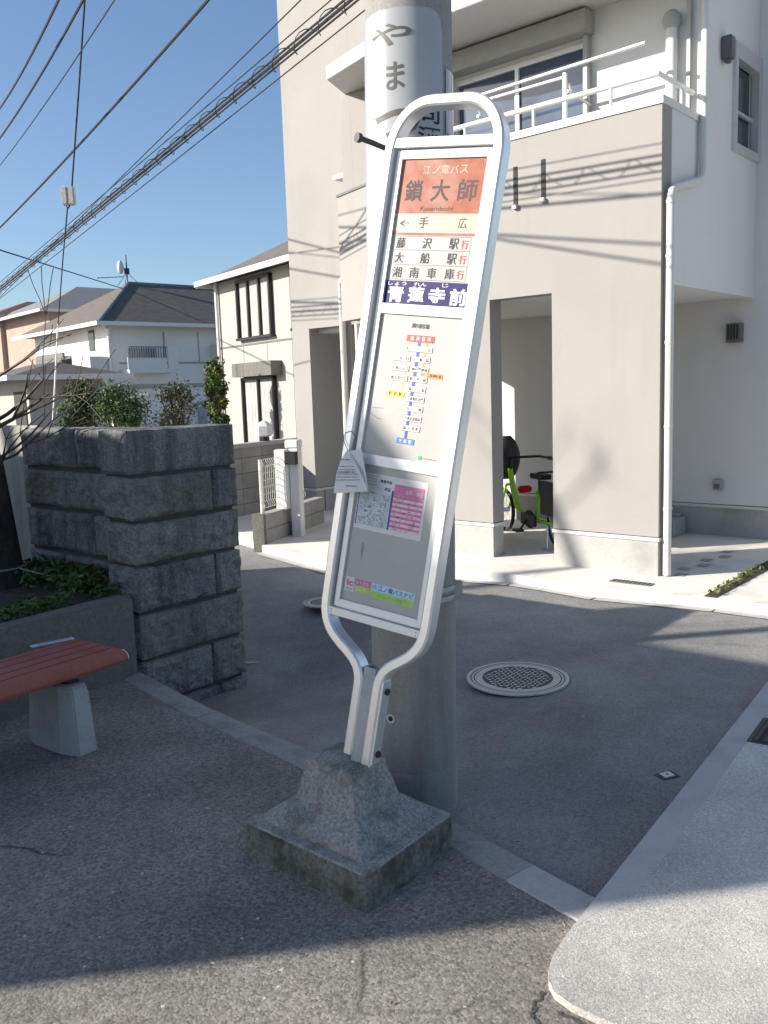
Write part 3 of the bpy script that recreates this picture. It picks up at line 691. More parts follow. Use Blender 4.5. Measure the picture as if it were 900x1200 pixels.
th_h = math.atan2(hc[0] - PC[0], -(hc[1] - PC[1])); 
ring = []; 
for k in range(20):
    an = 2 * math.pi * k / 20
    for rr in (.011, .018): ring.append(cyl(th_h + rr * math.cos(an) / .165, hc[2] + rr * math.sin(an), .003))
mb.add(ring, [(2 * k, 2 * k + 1, (2 * k + 3) % 40, (2 * k + 2) % 40) for k in range(20)])
mb.mat('dark'); mb.add([cyl(th_h + .011 * math.cos(2 * math.pi * k / 20) / .165, hc[2] + .011 * math.sin(2 * math.pi * k / 20), .0025) for k in range(20)], [tuple(range(20))]); mb.obj('earth_hole', pole)
# blue-ish number plate on the shaded side
mb = MB().mat('acrylic'); 
for i in range(8):
    ta, tb = R(52 + i * 4), R(56 + i * 4); mb.add([cyl(ta, pz(150), .004), cyl(tb, pz(150), .004), cyl(tb, pz(72), .004), cyl(ta, pz(72), .004)], [(0, 1, 2, 3)])
npl = sub(mb.obj('number_plate', pole, smooth=True))

# ------------------------------------------------------------------ the leaning bus stop sign
SE = Vector((.838903, -.528022, -.132040)); SU = Vector((.177541, .036143, .983450)); SN = Vector((-.514511, -.848461, .124066))
SF = np.array([-.105447, 2.870793, .34])
sign = thing('bus_stop_sign', SF, 'leaning white framed bus stop sign standing in a mossy concrete block', 'bus stop sign')
sm = Matrix.Identity(4)
for i in range(3): sm[i][0], sm[i][1], sm[i][2], sm[i][3] = SE[i], -SN[i], SU[i], SF[i]
sign.matrix_world = sm; LOC[sign.name] = (0, 0, 0)
def S(x, y, d=0.0): return (x, d, y)              # sign coordinates: x right, y up, d behind the face
def sweep(mb, path, wd, d0, d1):
    n = len(path); vs_ = []
    for i in range(n):
        t = np.array(path[min(i + 1, n - 1)]) - np.array(path[max(i - 1, 0)]); t = t / np.linalg.norm(t); nn = np.array([-t[1], t[0]])
        p = np.array(path[i]); h = wd / 2; c = .006
        for (o_, d) in ((-h, d0 + c), (-h + c, d0), (h - c, d0), (h, d0 + c), (h, d1 - c), (h - c, d1), (-h + c, d1), (-h, d1 - c)):
            q = p + nn * o_; vs_.append(S(q[0], q[1], d))
    fs = [(i * 8 + k, i * 8 + (k + 1) % 8, (i + 1) * 8 + (k + 1) % 8, (i + 1) * 8 + k) for i in range(n - 1) for k in range(8)]
    mb.add(vs_, fs + [tuple(range(8))[::-1], tuple(range((n - 1) * 8, n * 8))])
def bez(p, n=14):
    p = [np.array(q, float) for q in p]; return [tuple((1 - t) ** 3 * p[0] + 3 * t * (1 - t) ** 2 * p[1] + 3 * t * t * (1 - t) * p[2] + t ** 3 * p[3]) for t in np.linspace(0, 1, n)]
XL, XR, YT = -.228, .172, 2.206
path = [(-.050, .02), (-.050, .20)] + bez([(-.050, .27), (-.052, .40), (-.228, .36), (XL, .53)], 20) + [(XL, 1.0), (XL, 1.6)]
path += bez([(XL, 2.03), (XL, 2.13), (-.175, YT), (-.09, YT)], 14) + bez([(.034, YT), (.12, YT), (XR, 2.13), (XR, 2.03)], 14) + [(XR, 1.6), (XR, 1.0)]
path += bez([(XR, .53), (.172, .36), (.026, .40), (.026, .27)], 20) + [(.026, .20), (.026, .0)]
mb = MB().mat('tubealu'); sweep(mb, path, .036, -.025, .035); fr = mb.obj('frame', sign, smooth=True, off=(0, 0, 0)); LOC[fr.name] = (0, 0, 0)
mb = MB().mat('galv'); 
for (x0, x1, d0, d1) in [(-.034, .012, -.018, -.014), (-.034, .012, .026, .03), (-.034, -.030, -.014, .026), (.008, .012, -.014, .026)]: mb.box(x0, x1, d0, d1, -.02, .335)
mb.mat('dark').box(-.030, .008, -.014, .026, .25, .30); mb.obj('post', sign, off=(0, 0, 0))
# U bracket plate with bolts on the right leg
mb = MB().mat('alug'); mb.box(.0445, .052, -.022, .03, .01, .30); br = mb.obj('bracket', sign, off=(0, 0, 0)); LOC[br.name] = (0, 0, 0)
mb = MB().mat('steeld')
for y in (.045, .265): mb = MB().mat('steeld'); mb.tube([(.052, .004, y), (.062, .004, y)], .012, 6); mb.obj('bolt', br, off=(0, 0, 0))
# cross bars
for (y0, y1, d0) in [(2.060, 2.090, -.020), (.478, .504, -.020)]:
    mb = MB().mat('alu'); mb.box(XL + .018, XR - .018, d0, .02, y0, y1)
    for x in (XL + .03, XR - .03):
        for dy in (-.006, .006): mb.mat('steeld').tube([(x, d0 + .001, (y0 + y1) / 2 + dy), (x, d0 - .001, (y0 + y1) / 2 + dy)], .003, 8)
    mb.obj('cross_bar', sign, bevel=.002, off=(0, 0, 0))
# panel frame
mb = MB().mat('alu'); FX0, FX1, IX0, IX1 = -.203, .153, -.182, .131
for (x0, x1, y0, y1) in [(FX0, IX0, .508, 2.056), (IX1, FX1, .508, 2.056), (IX0, IX1, 2.028, 2.056), (IX0, IX1, 1.523, 1.556), (IX0, IX1, 1.012, 1.048), (IX0, IX1, .508, .535)]:
    mb.box(x0, x1, -.004, .022, y0, y1)
mb.obj('panel_frame', sign, bevel=.002, off=(0, 0, 0))
mb = MB().mat('panelw'); mb.box(FX0 + .004, FX1 - .004, .0225, .026, .512, 2.05); mb.obj('back_board', sign, off=(0, 0, 0))
def panel(name, y0, y1, ma, d=.006):
    mb = MB().mat(ma); mb.box(IX0 + .0005, IX1 - .0005, d, d + .008, y0 + .0005, y1 - .0005); o = mb.obj(name, sign, off=(0, 0, 0)); LOC[o.name] = (0, 0, 0); return o
PD = .006
def at_d(d): return lambda x, y: (x, d, y)
def rect(mb, x0, x1, y0, y1, d): mb.add([(x0, d, y0), (x1, d, y0), (x1, d, y1), (x0, d, y1)], [(0, 1, 2, 3)])
L1, L2, L3, L4 = PD - .0008, PD - .0014, PD - .002, PD - .0026
hp = panel('name_panel', 1.556, 2.028, 'panelw')
mb = MB(); X0, X1 = IX0 + .001, IX1 - .001
mb.mat('orange'); rect(mb, X0, X1, 1.853, 2.027, L1)
mb.mat('cream'); rect(mb, X0, X1, 1.797, 1.853, L1)
mb.mat('orange'); rect(mb, X0, X1, 1.783, 1.791, L1)
mb.mat('navy'); rect(mb, X0, X1, 1.557, 1.634, L1)
mb.obj('colour_band', hp, off=(0, 0, 0))
mb = MB(); T2 = at_d(L2)
mb.mat('cream'); spaced(mb, '江ノ電バス', -.10, .065, 1.980, 2.006, T2, .029)
mb.mat('fadedink'); spaced(mb, '鎖大師', -.158, .108, 1.892, 1.962, T2, .068, .015); text(mb, 'Kusaridaishi', -.09, .03, 1.862, 1.876, T2)
text(mb, '←', -.160, -.125, 1.812, 1.832, T2, .02); text(mb, '手', -.088, -.052, 1.806, 1.842, T2, .01); text(mb, '広', .058, .09, 1.806, 1.842, T2)
for i, nm in enumerate(('藤沢駅', '大船駅', '湘南車庫')):
    y0 = 1.740 - i * .048
    mb.mat('fadedink'); spaced(mb, nm, -.162, .070, y0, y0 + .035, T2, .034, .004)
    mb.mat('red'); text(mb, '行', .080, .105, y0 + .002, y0 + .030, T2, .006)
mb.mat('fadedink')
for y in (1.6385, 1.6865, 1.7345, 1.779): rect(mb, -.168, .112, y, y + .0007, L2)
rect(mb, .112, .1127, 1.6385, 1.779, L2)
mb.mat('white'); spaced(mb, '青蓮寺前', -.168, .128, 1.562, 1.616, T2, .062, .028)
for s_, x in (('しょう', -.137), ('れん', -.048), ('じ', .045)): text(mb, s_, x - .012 * len(s_), x + .012 * len(s_), 1.6185, 1.6305, T2, .01)
mb.obj('lettering', hp, off=(0, 0, 0))
rp = panel('route_map_panel', 1.048, 1.523, 'panelw')
mb = MB()
XM = -.025
mb.mat('palegold'); rect(mb, -.065, -.058, 1.255, 1.445, L1)
mb.mat('blue'); rect(mb, XM + .0, XM + .010, 1.10, 1.445, L1)
mb.mat('oran'); rect(mb, .004, .011, 1.33, 1.445, L1); rect(mb, .004, .02, 1.330, 1.336, L1)
mb.mat('red'); rect(mb, -.07, .034, 1.437, 1.459, L2)
mb.mat('yellow'); rect(mb, -.118, -.050, 1.252, 1.269, L2); mb.mat('oran'); rect(mb, .024, .084, 1.323, 1.341, L2)
mb.mat('midblue'); rect(mb, -.052, .015, 1.099, 1.118, L2)
def station(x0, x1, y, s_):
    mb.mat('ink'); rect(mb, x0, x1, y, y + .0185, L2); mb.mat('paper'); rect(mb, x0 + .0008, x1 - .0008, y + .0008, y + .0177, L3)
    mb.mat('ink'); spaced(mb, s_, x0 + .004, x1 - .004, y + .0035, y + .015, at_d(L4), min(.0115, (x1 - x0 - .008) / len(s_) * .92), .012)
station(-.072, .033, 1.405, '手広')
for i, s_ in enumerate(('八反目', '鎌倉山入口', '富士見ヶ丘')): station(-.113, -.045, 1.371 - i * .033, s_)
for i, s_ in enumerate(('古館橋', '神戸製鋼前', '町屋前', '泉橋', '三菱電機北門', '山崎', '鎌倉武道館前', '富士見町')): station(-.038, .030, 1.371 - i * .0325, s_)
mb.mat('white'); spaced(mb, '当停留所', -.055, .022, 1.441, 1.455, at_d(L3), .0125, .02); spaced(mb, '大船駅', -.043, .006, 1.102, 1.115, at_d(L3), .012, .015)
mb.mat('ink'); spaced(mb, '藤沢駅', -.109, -.058, 1.254, 1.267, at_d(L3), .012, .012); spaced(mb, '江島神社前', .027, .081, 1.326, 1.338, at_d(L3), .0105, .01)
text(mb, '運行系統図', -.058, .008, 1.481, 1.497, T2, .025)
mb.mat('green'); mb.add([(.045 + .007 * math.cos(k * math.pi / 8), L2, 1.062 + .007 * math.sin(k * math.pi / 8)) for k in range(16)], [tuple(range(16))])
mb.mat('fadedink'); rect(mb, .056, .108, 1.061, 1.0625, L2)
for (xa, ya, xb, yb) in [(-.165, 1.205, -.12, 1.207), (-.17, 1.185, -.13, 1.168), (-.14, 1.172, -.12, 1.17)]: mb.add([(xa, L1, ya), (xb, L1, yb), (xb, L1, yb + .0012), (xa, L1, ya + .0012)], [(0, 1, 2, 3)])
mb.obj('route_diagram', rp, off=(0, 0, 0))
tp = panel('timetable_panel', .535, 1.012, 'panelw')
mb = MB(); mb.mat('white'); rect(mb, -.172, .093, .790, .985, L1)
mb.mat('tblue'); rect(mb, -.166, -.040, .805, .925, L2); mb.mat('blue'); rect(mb, -.1695, -.1655, .805, .925, L2); rect(mb, -.040, -.033, .805, .938, L3)
rn = random.Random(4)
for i in range(14):
    y = .9165 - i * .0083
    mb.mat('fadedink'); rect(mb, -.165, -.041, y, y + .0006, L3)
    for k in range(rn.randint(3, 8)):
        x = -.16 + rn.random() * .11; mb.mat('ink'); text(mb, str(rn.randint(10, 59)), x, x + .006, y + .0016, y + .0062, at_d(L4))
    mb.mat('pink' if i % 2 == 0 else 'palepink'); rect(mb, -.032, .083, y - .001, y + .0073, L3)
    for k in range(rn.randint(2, 6)):
        x = -.026 + rn.random() * .09; mb.mat('ink'); text(mb, str(rn.randint(10, 59)), x, x + .006, y + .0008, y + .0054, at_d(L4))
mb.mat('pink'); rect(mb, -.032, .083, .9245, .962, L3); mb.mat('white'); text(mb, '土曜・休日', .012, .08, .934, .949, at_d(L4), .01)
mb.mat('ink'); text(mb, '青蓮寺前', -.09, -.045, .958, .969, at_d(L2), .02); text(mb, '平日', -.07, -.048, .932, .944, at_d(L3), .02)
for y in (.976, .967, .957, .947): mb.mat('fadedink'); rect(mb, -.16, -.10, y, y + .001, L2)
mb.obj('timetable_sheet', tp, off=(0, 0, 0))
mb = MB(); mb.mat('white'); rect(mb, -.174, -.137, .568, .618, L1); mb.mat('pink'); text(mb, 'ic', -.168, -.140, .586, .610, T2, .05)
for y in (.578, .573): mb.mat('fadedink'); rect(mb, -.17, -.142, y, y + .0015, L2)
mb.obj('sticker', tp, off=(0, 0, 0))
mb = MB(); mb.mat('pink'); rect(mb, -.135, -.070, .595, .616, L1); mb.mat('lime'); rect(mb, -.135, -.070, .572, .594, L1)
mb.mat('ltblue'); rect(mb, -.066, .105, .590, .616, L1); mb.mat('lime'); rect(mb, -.066, .105, .566, .589, L1)
mb.mat('white'); text(mb, 'おトクな', -.128, -.078, .599, .612, T2, .01); text(mb, 'まいわ', -.128, -.085, .576, .590, T2, .01)
mb.mat('blue'); text(mb, '江ノ電バスナビ', -.040, .100, .594, .612, T2, .012); mb.mat('ink'); text(mb, 'バス', -.064, -.046, .598, .612, T2, .02)
mb.mat('green'); text(mb, 'パソコン・ケータイで', -.04, .06, .571, .583, T2)
mb.obj('sticker', tp, off=(0, 0, 0)); mb = MB().mat('fadedink')
for (xa, ya, xb, yb) in [(-.126, .745, -.128, .70), (-.121, .735, -.123, .69)]: mb.add([(xa, L1, ya), (xb, L1, yb), (xb + .0015, L1, yb), (xa + .0015, L1, ya)], [(0, 1, 2, 3)])
mb.obj('scratch', tp, off=(0, 0, 0))
# concrete base: leaning with nothing, set in world space under the foot
inv = sm.inverted()
def toS(p): q = inv @ Vector(tuple(float(c) for c in p)); return (q[0], q[1], q[2])
b_l, b_f, b_r, b_b = [np.array([*G(*q)[:2], 0]) for q in ((288, 1001), (430, 1071), (531, 992), (385, 945))]
cen = (b_l + b_r) / 2
e1_ = (b_f - b_l) ; e2_ = (b_r - b_f); 
def ring_pts(k, z, r=0.0): return [cen + (b_l - cen) * k + [0, 0, z], cen + (b_f - cen) * k + [0, 0, z], cen + (b_r - cen) * k + [0, 0, z], cen + (2 * cen - b_f - cen) * k + [0, 0, z]]
prof = [(1.0, -.03), (1.005, .05), (1.0, .120), (.985, .127), (.835, .130), (.825, .134), (.815, .150), (.80, .154), (.535, .205), (.515, .207), (.505, .213), (.385, .336), (.37, .345), (.0, .348)]
N_ = 30; mb = MB().mat('oldcon'); vs_ = []; rows = []
pr2 = []
for (k0, z0), (k1, z1) in zip(prof, prof[1:]):
    nseg = max(1, int(max(abs(z1 - z0), abs(k1 - k0) * .25) / .009))
    for i in range(nseg): t = i / nseg; pr2.append((k0 + (k1 - k0) * t, z0 + (z1 - z0) * t))
pr2.append(prof[-1])
for k, z in pr2:
    r4 = ring_pts(k, z); row = []
    for s_ in range(4):
        a, b = r4[s_], r4[(s_ + 1) % 4]
        for j in range(N_):
            t = j / N_; p = a + (b - a) * t
            cr = min(t, 1 - t) * np.linalg.norm(b - a)               # soften the corners
            dctr = p - (cen + [0, 0, z]); sh = .006 * max(0, 1 - cr / .02) * (1 if k > .02 else 0)
            p = p - dctr / (np.linalg.norm(dctr) + 1e-6) * sh
            nv = noise.fractal(Vector(p * 9), 1.0, 2.0, 5) * .0032 + noise.noise(Vector(p * 45)) * .0015
            if z < .11: nv += noise.fractal(Vector(p * 13 + 3), 1, 2, 5) * .010 * (1 - max(0, z) / .13)
            d_ = dctr / (np.linalg.norm(dctr) + 1e-6) if k > .02 else np.array([0, 0, 0])
            p = p + d_ * nv + np.array([0, 0, noise.noise(Vector(p * 22)) * .0015])
            if z < .02: p[2] = p[2] + max(0, noise.noise(Vector(p * 7 + 5))) * .07
            row.append(p)
    rows.append(row)
W_ = 4 * N_
for row in rows: vs_ += [toS(p) for p in row]
mb.add(vs_, [(i * W_ + j, i * W_ + (j + 1) % W_, (i + 1) * W_ + (j + 1) % W_, (i + 1) * W_ + j) for i in range(len(rows) - 1) for j in range(W_)])
M['moss'] = rocky('mossy concrete flank', (.11, .106, .09), (.30, .29, .255), (.085, .085, .06), 9, 60, bstr=1, bdist=.008, stain_lo=.42, stain_hi=.6)
mb.mat('moss')
for k, f in enumerate(mb.f):
    if pr2[f[0] // W_][1] < .112: mb.mi[k] = mb.cur
mb.obj('concrete_base', sign, off=(0, 0, 0), smooth=False)
# folded notice tied to the left tube
def SP(x, y, off=0.0):     # photo pixel on a plane parallel to the sign face, off metres in front of the tube faces
    P0 = SF + np.array(SN) * (.025 + off); q = on_plane(x, y, P0, np.array(SN)); return q
notice = thing('paper_notice', SP(408, 530, .012), 'folded white paper notice tied round the left tube of the bus stop sign', 'paper notice')
mb = MB().mat('white'); rows = 8
Lp = [SP(407, 527, .01), SP(399, 540, .014), SP(394, 556, .022), SP(391, 578, .03)]; Rp = [SP(409, 527, .012), SP(418, 541, .02), SP(426, 558, .026), SP(431, 576, .022)]
vs_ = []
for a, b in zip(Lp, Rp):
    for k in range(7):
        t = k / 6; p = a + (b - a) * t; vs_.append(p + np.array(SN) * .006 * math.sin(t * math.pi))
mb.add(vs_, [(i * 7 + k, i * 7 + k + 1, (i + 1) * 7 + k + 1, (i + 1) * 7 + k) for i in range(3) for k in range(6)])
pg = sub(mb.obj('sheet', notice, smooth=True, fix=False))
mb = MB().mat('white')
fl = [SP(409, 528, .02), SP(424, 527, .012), SP(432, 575, .026), SP(421, 550, .034)]; mb.add(fl, [(0, 1, 2), (0, 2, 3)]); mb.obj('folded_flap', notice, fix=False)
mb = MB().mat('ink'); rn = random.Random(9)
for i, y in enumerate((538, 546, 550, 552.5, 555, 558.5, 562)):
    x0 = 400 - (y - 538) * .28; x1 = 411 + (y - 538) * .42
    x = x0
    while x < x1 - 1:
        wv = rn.uniform(.8, 2.2); hgt = 1.2 if i in (0, 3) else .75
        q = [SP(x, y, .034), SP(x + wv, y + .2, .034), SP(x + wv, y + .2 + hgt, .034), SP(x, y + hgt, .034)]; mb.add(q, [(0, 1, 2, 3)]); x += wv + rn.uniform(.3, .9)
q = [SP(405, 569, .036), SP(418, 569.3, .036), SP(418, 570, .036), SP(405, 569.8, .036)]; mb.add(q, [(0, 1, 2, 3)])
mb.obj('printing', pg, fix=False)
mb = MB().mat('cable'); p0 = SP(408, 529, .012); mb.tube([p0, SP(402, 514, .006), SP(405, 507, .002), SP(412, 505, .002), SP(417, 512, .0), SP(412, 528, .01)], .0012, 6); mb.obj('tie_wire', notice)

# ------------------------------------------------------------------ manholes, lids, grating, marker
def manhole(c, r, name, label, honey):
    t = thing(name, (c[0], c[1], -.02), label, 'manhole cover', None)
    z = -.0305
    mb = MB().mat('lidcon'); mb.lathe([(r, z), (r, z + .010), (r * .93, z + .010)], (c[0], c[1], 0), 64); mb.lathe([(r * .905, z + .009), (r * .865, z + .009)], (c[0], c[1], 0), 64); mb.obj('rim', t)
    mb = MB().mat('lidgap'); mb.lathe([(r * .999, z + .0055), (.0001, z + .0055)], (c[0], c[1], 0), 64)
    mb.obj('lid', t)
    mb = MB().mat('lidcon'); mb.lathe([(r * .84, z + .009), (r * .69, z + .009)], (c[0], c[1], 0), 64)
    d1 = np.array([.97, -.25]); d2 = np.array([.25, .97]); st = r * .105
    for i in range(-8, 9):
        for j in range(-8, 9):
            off = .5 * (j % 2)
            p = np.array([c[0], c[1]]) + d1 * st * (i + off) + d2 * st * j
            if np.linalg.norm(p - np.array([c[0], c[1]])) > r * .65: continue
            hw, hh = st * .36, st * .33
            if (i + j) % 3 == 0: hw, hh = st * .2, st * .38
            q = [p - d1 * hw - d2 * hh, p + d1 * hw - d2 * hh * .6, p + d1 * hw + d2 * hh, p - d1 * hw + d2 * hh * .6]
            mb.add([(x, y, z + .009) for x, y in q], [(0, 1, 2, 3)])
    mb.obj('tread', t)
    return t
c = G(606.5, 793.5, -.02); manhole(c, .285, 'manhole_cover', 'large pale round manhole cover in the road right of the utility pole', True)
c = G(381, 705, -.02); manhole(c, .17, 'manhole_cover', 'small round manhole cover in the road half hidden behind the left sign tube', True)
c = G(278, 771, -.02)
for _ in range(12): c = G(280, 771, road_z(c[0], c[1]) + .002)
z0_ = road_z(c[0], c[1]) - .004; t = thing('stopcock_lid', (c[0], c[1], z0_), 'pale rectangular concrete lid in the road beside the stone wall end', 'lid')
mb = MB().mat('kerbnew')
def quadat(c, w, h, ang, z0, z1, mb): 
    d = np.array([math.cos(ang), math.sin(ang)]); n_ = np.array([-d[1], d[0]]); mb.prism([tuple(c[:2] + d * sx * w / 2 + n_ * sy * h / 2) for sx, sy in ((-1, -1), (1, -1), (1, 1), (-1, 1))], z0, z1)
quadat(c, .42, .2, R(8), z0_ - .06, z0_ - .006, mb); mb.obj('concrete_frame', t); mb = MB().mat('lidgap'); quadat(c - [.05, 0, 0], .22, .09, R(8), z0_ - .006, z0_ - .004, mb); mb.mat('kerb'); quadat(c - [.05, 0, 0], .205, .075, R(8), z0_ - .0035, z0_ - .0015, mb); mb.obj('lid', t)
c = G(926, 862, .022); t = thing('drain_grating', (c[0], c[1], .02), 'dark iron grating set in the pale side pavement', 'grating')
ang = math.atan2(edir[1], edir[0]); mb = MB().mat('iron'); quadat(c, .33, .30, ang, .0, .0245, mb); mb.obj('frame', t, bevel=.003)
mb = MB().mat('dark'); quadat(c, .29, .26, ang, .0247, .0252, mb); mb.obj('recess', t)
mb = MB().mat('iron')
for i in range(7):
    dvec = np.array([-math.sin(ang), math.cos(ang)]) * (-.111 + i * .037); quadat(c[:2] + dvec, .29, .015, ang, .0254, .03, mb)
mb.obj('bar', t)
c = G(782, 908, -.02); t = thing('survey_marker', (c[0], c[1], -.02), 'tiny white square survey marker set in the dark road', 'survey marker')
mb = MB().mat('lidgap'); quadat(c, .085, .06, R(20), -.03, -.0215, mb); mb.mat('white'); quadat(c, .048, .04, R(20), -.0215, -.017, mb); mb.mat('lidgap'); quadat(c, .012, .012, R(20), -.017, -.0163, mb); mb.obj('plate', t)

# ------------------------------------------------------------------ split stone wall, low wall, garden, bench
def rough_block(mb, p0, d, L, depth, z0, z1, seed, ndir, rel=.02):
    """one split stone: p0 corner, along d (2D), depth along -ndir, outward ndir"""
    nx = max(2, int(L / .020)); nz_ = max(2, int((z1 - z0) / .020)); ny = max(2, int(depth / .04))
    bm = bmesh.new()
    def P(u, v_, h):
        x = p0 + d * L * u - ndir * depth * v_; return Vector((x[0], x[1], z0 + (z1 - z0) * h))
    faces = []
    def grid(f, a, b):
        g = [[f(i / a, j / b) for j in range(b + 1)] for i in range(a + 1)]
        return [(g[i][j], g[i + 1][j], g[i + 1][j + 1], g[i][j + 1]) for i in range(a) for j in range(b)]
    quads = grid(lambda u, h: (u, 0, h), nx, nz_) + grid(lambda u, h: (u, 1, h), nx, nz_) + grid(lambda v_, h: (0, v_, h), ny, nz_) + grid(lambda v_, h: (1, v_, h), ny, nz_) + grid(lambda u, v_: (u, v_, 1), nx, ny) + grid(lambda u, v_: (u, v_, 0), nx, ny)
    def disp(uvw):
        u, v_, h = uvw; p = P(u, v_, h)
        eu, ev, eh = min(u, 1 - u) * L, min(v_, 1 - v_) * depth, min(h, 1 - h) * (z1 - z0)
        es = sorted([eu, ev, eh]); rr = .016
        c = P(.5, .5, .5); out = (p - c)
        edge = max(0, 1 - es[1] / rr)                            # near an arris: round it off
        p = p - out.normalized() * .010 * edge * edge
        amt = min(1, es[1] / .03)
        nvec = Vector((ndir[0], ndir[1], 0)) * (1 if v_ == 0 else -1 if v_ == 1 else 0) + Vector((d[0], d[1], 0)) * (-1 if u == 0 else 1 if u == 1 else 0) + Vector((0, 0, .25 if h == 1 else 0))
        vd = noise.voronoi(p * 11 + Vector((seed, seed * .3, 0)))[0]
        f = noise.fractal(p * 5 + Vector((seed, 0, 0)), 1, 2, 3) * rel * .55 + (vd[1] - vd[0] - .3) * rel * .9 + (.35 - noise.voronoi(p * 24 + Vector((0, seed, 0)))[0][0]) * rel * .55
        return p + nvec * (f + rel * .6) * amt
    for q in quads:
        mb.add([tuple(disp(u)) for u in q], [(0, 1, 2, 3)])
SW0 = np.array([-1.46, 5.01]); sd_ = hv[:2].copy(); sn = np.array([sd_[1], -sd_[0]]); SLn = .80     # sn faces the street
uu = hu[:2].copy(); RET = .30
sw = thing('stone_wall', (*SW0, 0), 'dark split stone block wall ending in a thick pier at the road', 'stone wall')
mb = MB().mat('stone')
hs = [-.42, -.20, .075, .36, .645, .90, 1.165, 1.43]
hs = [-.50, -.22, .06, .345, .63, .89, 1.16, 1.435]
cuts = [[.72], [.66], [], [.74], [], [.76], []]
for i in range(7):
    z0, z1 = hs[i] + .009, hs[i + 1] - .009; cu = [0] + cuts[i] + [1]
    for k in range(len(cu) - 1):
        a = SW0 + sd_ * (SLn * cu[k] + .004); L_ = SLn * (cu[k + 1] - cu[k]) - .008
        mb.mat(('stone', 'stone2', 'stone3')[(i * 2 + k * 5 + 1) % 3]); rough_block(mb, a, sd_, L_, RET, z0, z1, i * 7 + k * 3 + 1, sn, .034 if i < 6 else .014)
mb.obj('pier', sw, smooth=False)
mb = MB().mat('lidgap'); q = [SW0 + sd_ * .03 - sn * .03, SW0 + sd_ * (SLn - .03) - sn * .03, SW0 + sd_ * (SLn - .03) - sn * (RET - .03), SW0 + sd_ * .03 - sn * (RET - .03)]; mb.prism([tuple(p) for p in q], -.5, 1.40); mb.obj('mortar_core', sw)
LW0 = SW0 + uu * (RET - .01) + sd_ * .15; ld = uu; ln = -sd_; LLn = 1.24; LW1 = LW0 + ld * LLn
mb = MB().mat('stone'); hz = [.30, .60, .89, 1.16, 1.435]
for i in range(4):
    cu = [[0, .62, 1], [0, .3, 1], [0, .55, 1], [0, .42, 1]][i]
    for k in range(len(cu) - 1):
        mb.mat(('stone2', 'stone', 'stone3')[(i * 2 + k) % 3]); rough_block(mb, LW0 + ld * LLn * cu[k] + ld * .003, ld, LLn * (cu[k + 1] - cu[k]) - .006, .30, hz[i] + .012, hz[i + 1] - .012, 40 + i * 9 + k, ln, .022)
mb.obj('wall_run', sw, smooth=False)
mb = MB().mat('lidgap'); q = [LW0 - ln * .02, LW1 - ln * .02 - ld * .03, LW1 - ln * .27 - ld * .03, LW0 - ln * .27]; mb.prism([tuple(p) for p in q], -.1, 1.39); mb.obj('mortar_core', sw)
# low retaining wall
RW0 = SW0 + np.array([-.01, -.02]); rdv = np.array([-.47, -.64]); rdv /= np.linalg.norm(rdv); rnv = np.array([rdv[1], -rdv[0]]); rnv = -rnv if rnv @ np.array([1, -.5]) < 0 else rnv
mb = MB().mat('lowcon'); n_ = 40
q = [RW0, RW0 + rdv * 5, RW0 + rdv * 5 - rnv * .14, RW0 - rnv * .14]
mb.prism([tuple(p) for p in q], -.1, .47); tag(mb.obj('low_garden_wall', bevel=.015), 'low stained concrete retaining wall behind the red bench', 'low wall')
mb = MB().mat('soil'); gpoly = [RW0 - rnv * .13, RW0 + rdv * 5 - rnv * .13, RW0 + rdv * 5 - rnv * 4, LW1 + uu * 2.5, LW1 - ln * .02, LW0 - ln * .02]
gp_ = [(p[0], p[1]) for p in gpoly]
mb.prism(gp_, -.1, .43); struct(mb, 'garden_soil')
# ground cover along the low wall and at the foot of the wall run
rnd = random.Random(11); mb = MB().mat('gcover'); pts = []
for _ in range(2600):
    t = rnd.uniform(-.02, 2.6); s_ = abs(rnd.gauss(0, .16)); p = RW0 + rdv * t - rnv * (.14 + s_); dens = noise.noise(Vector((p[0] * 3, p[1] * 3, 0)))
    if dens > -.15: pts.append((p[0], p[1], .44 + rnd.uniform(0, .09) * (1 - s_)))
leaves(mb, pts, .020, rnd, .5); pts = []
mb.mat('leaf')
for _ in range(2200):
    t = rnd.uniform(0, LLn); s_ = abs(rnd.gauss(0, .16)); p = LW0 + ld * t + ln * (.02 + s_); dens = noise.noise(Vector((p[0] * 3, p[1] * 3, 4)))
    if dens > -.1: pts.append((p[0], p[1], .44 + rnd.uniform(0, .12)))
leaves(mb, pts, .022, rnd, .4)
tag(mb.obj('garden_ground_cover', fix=False), 'low green ground cover on the soil between the low wall and stone wall', 'ground cover', kind='stuff')

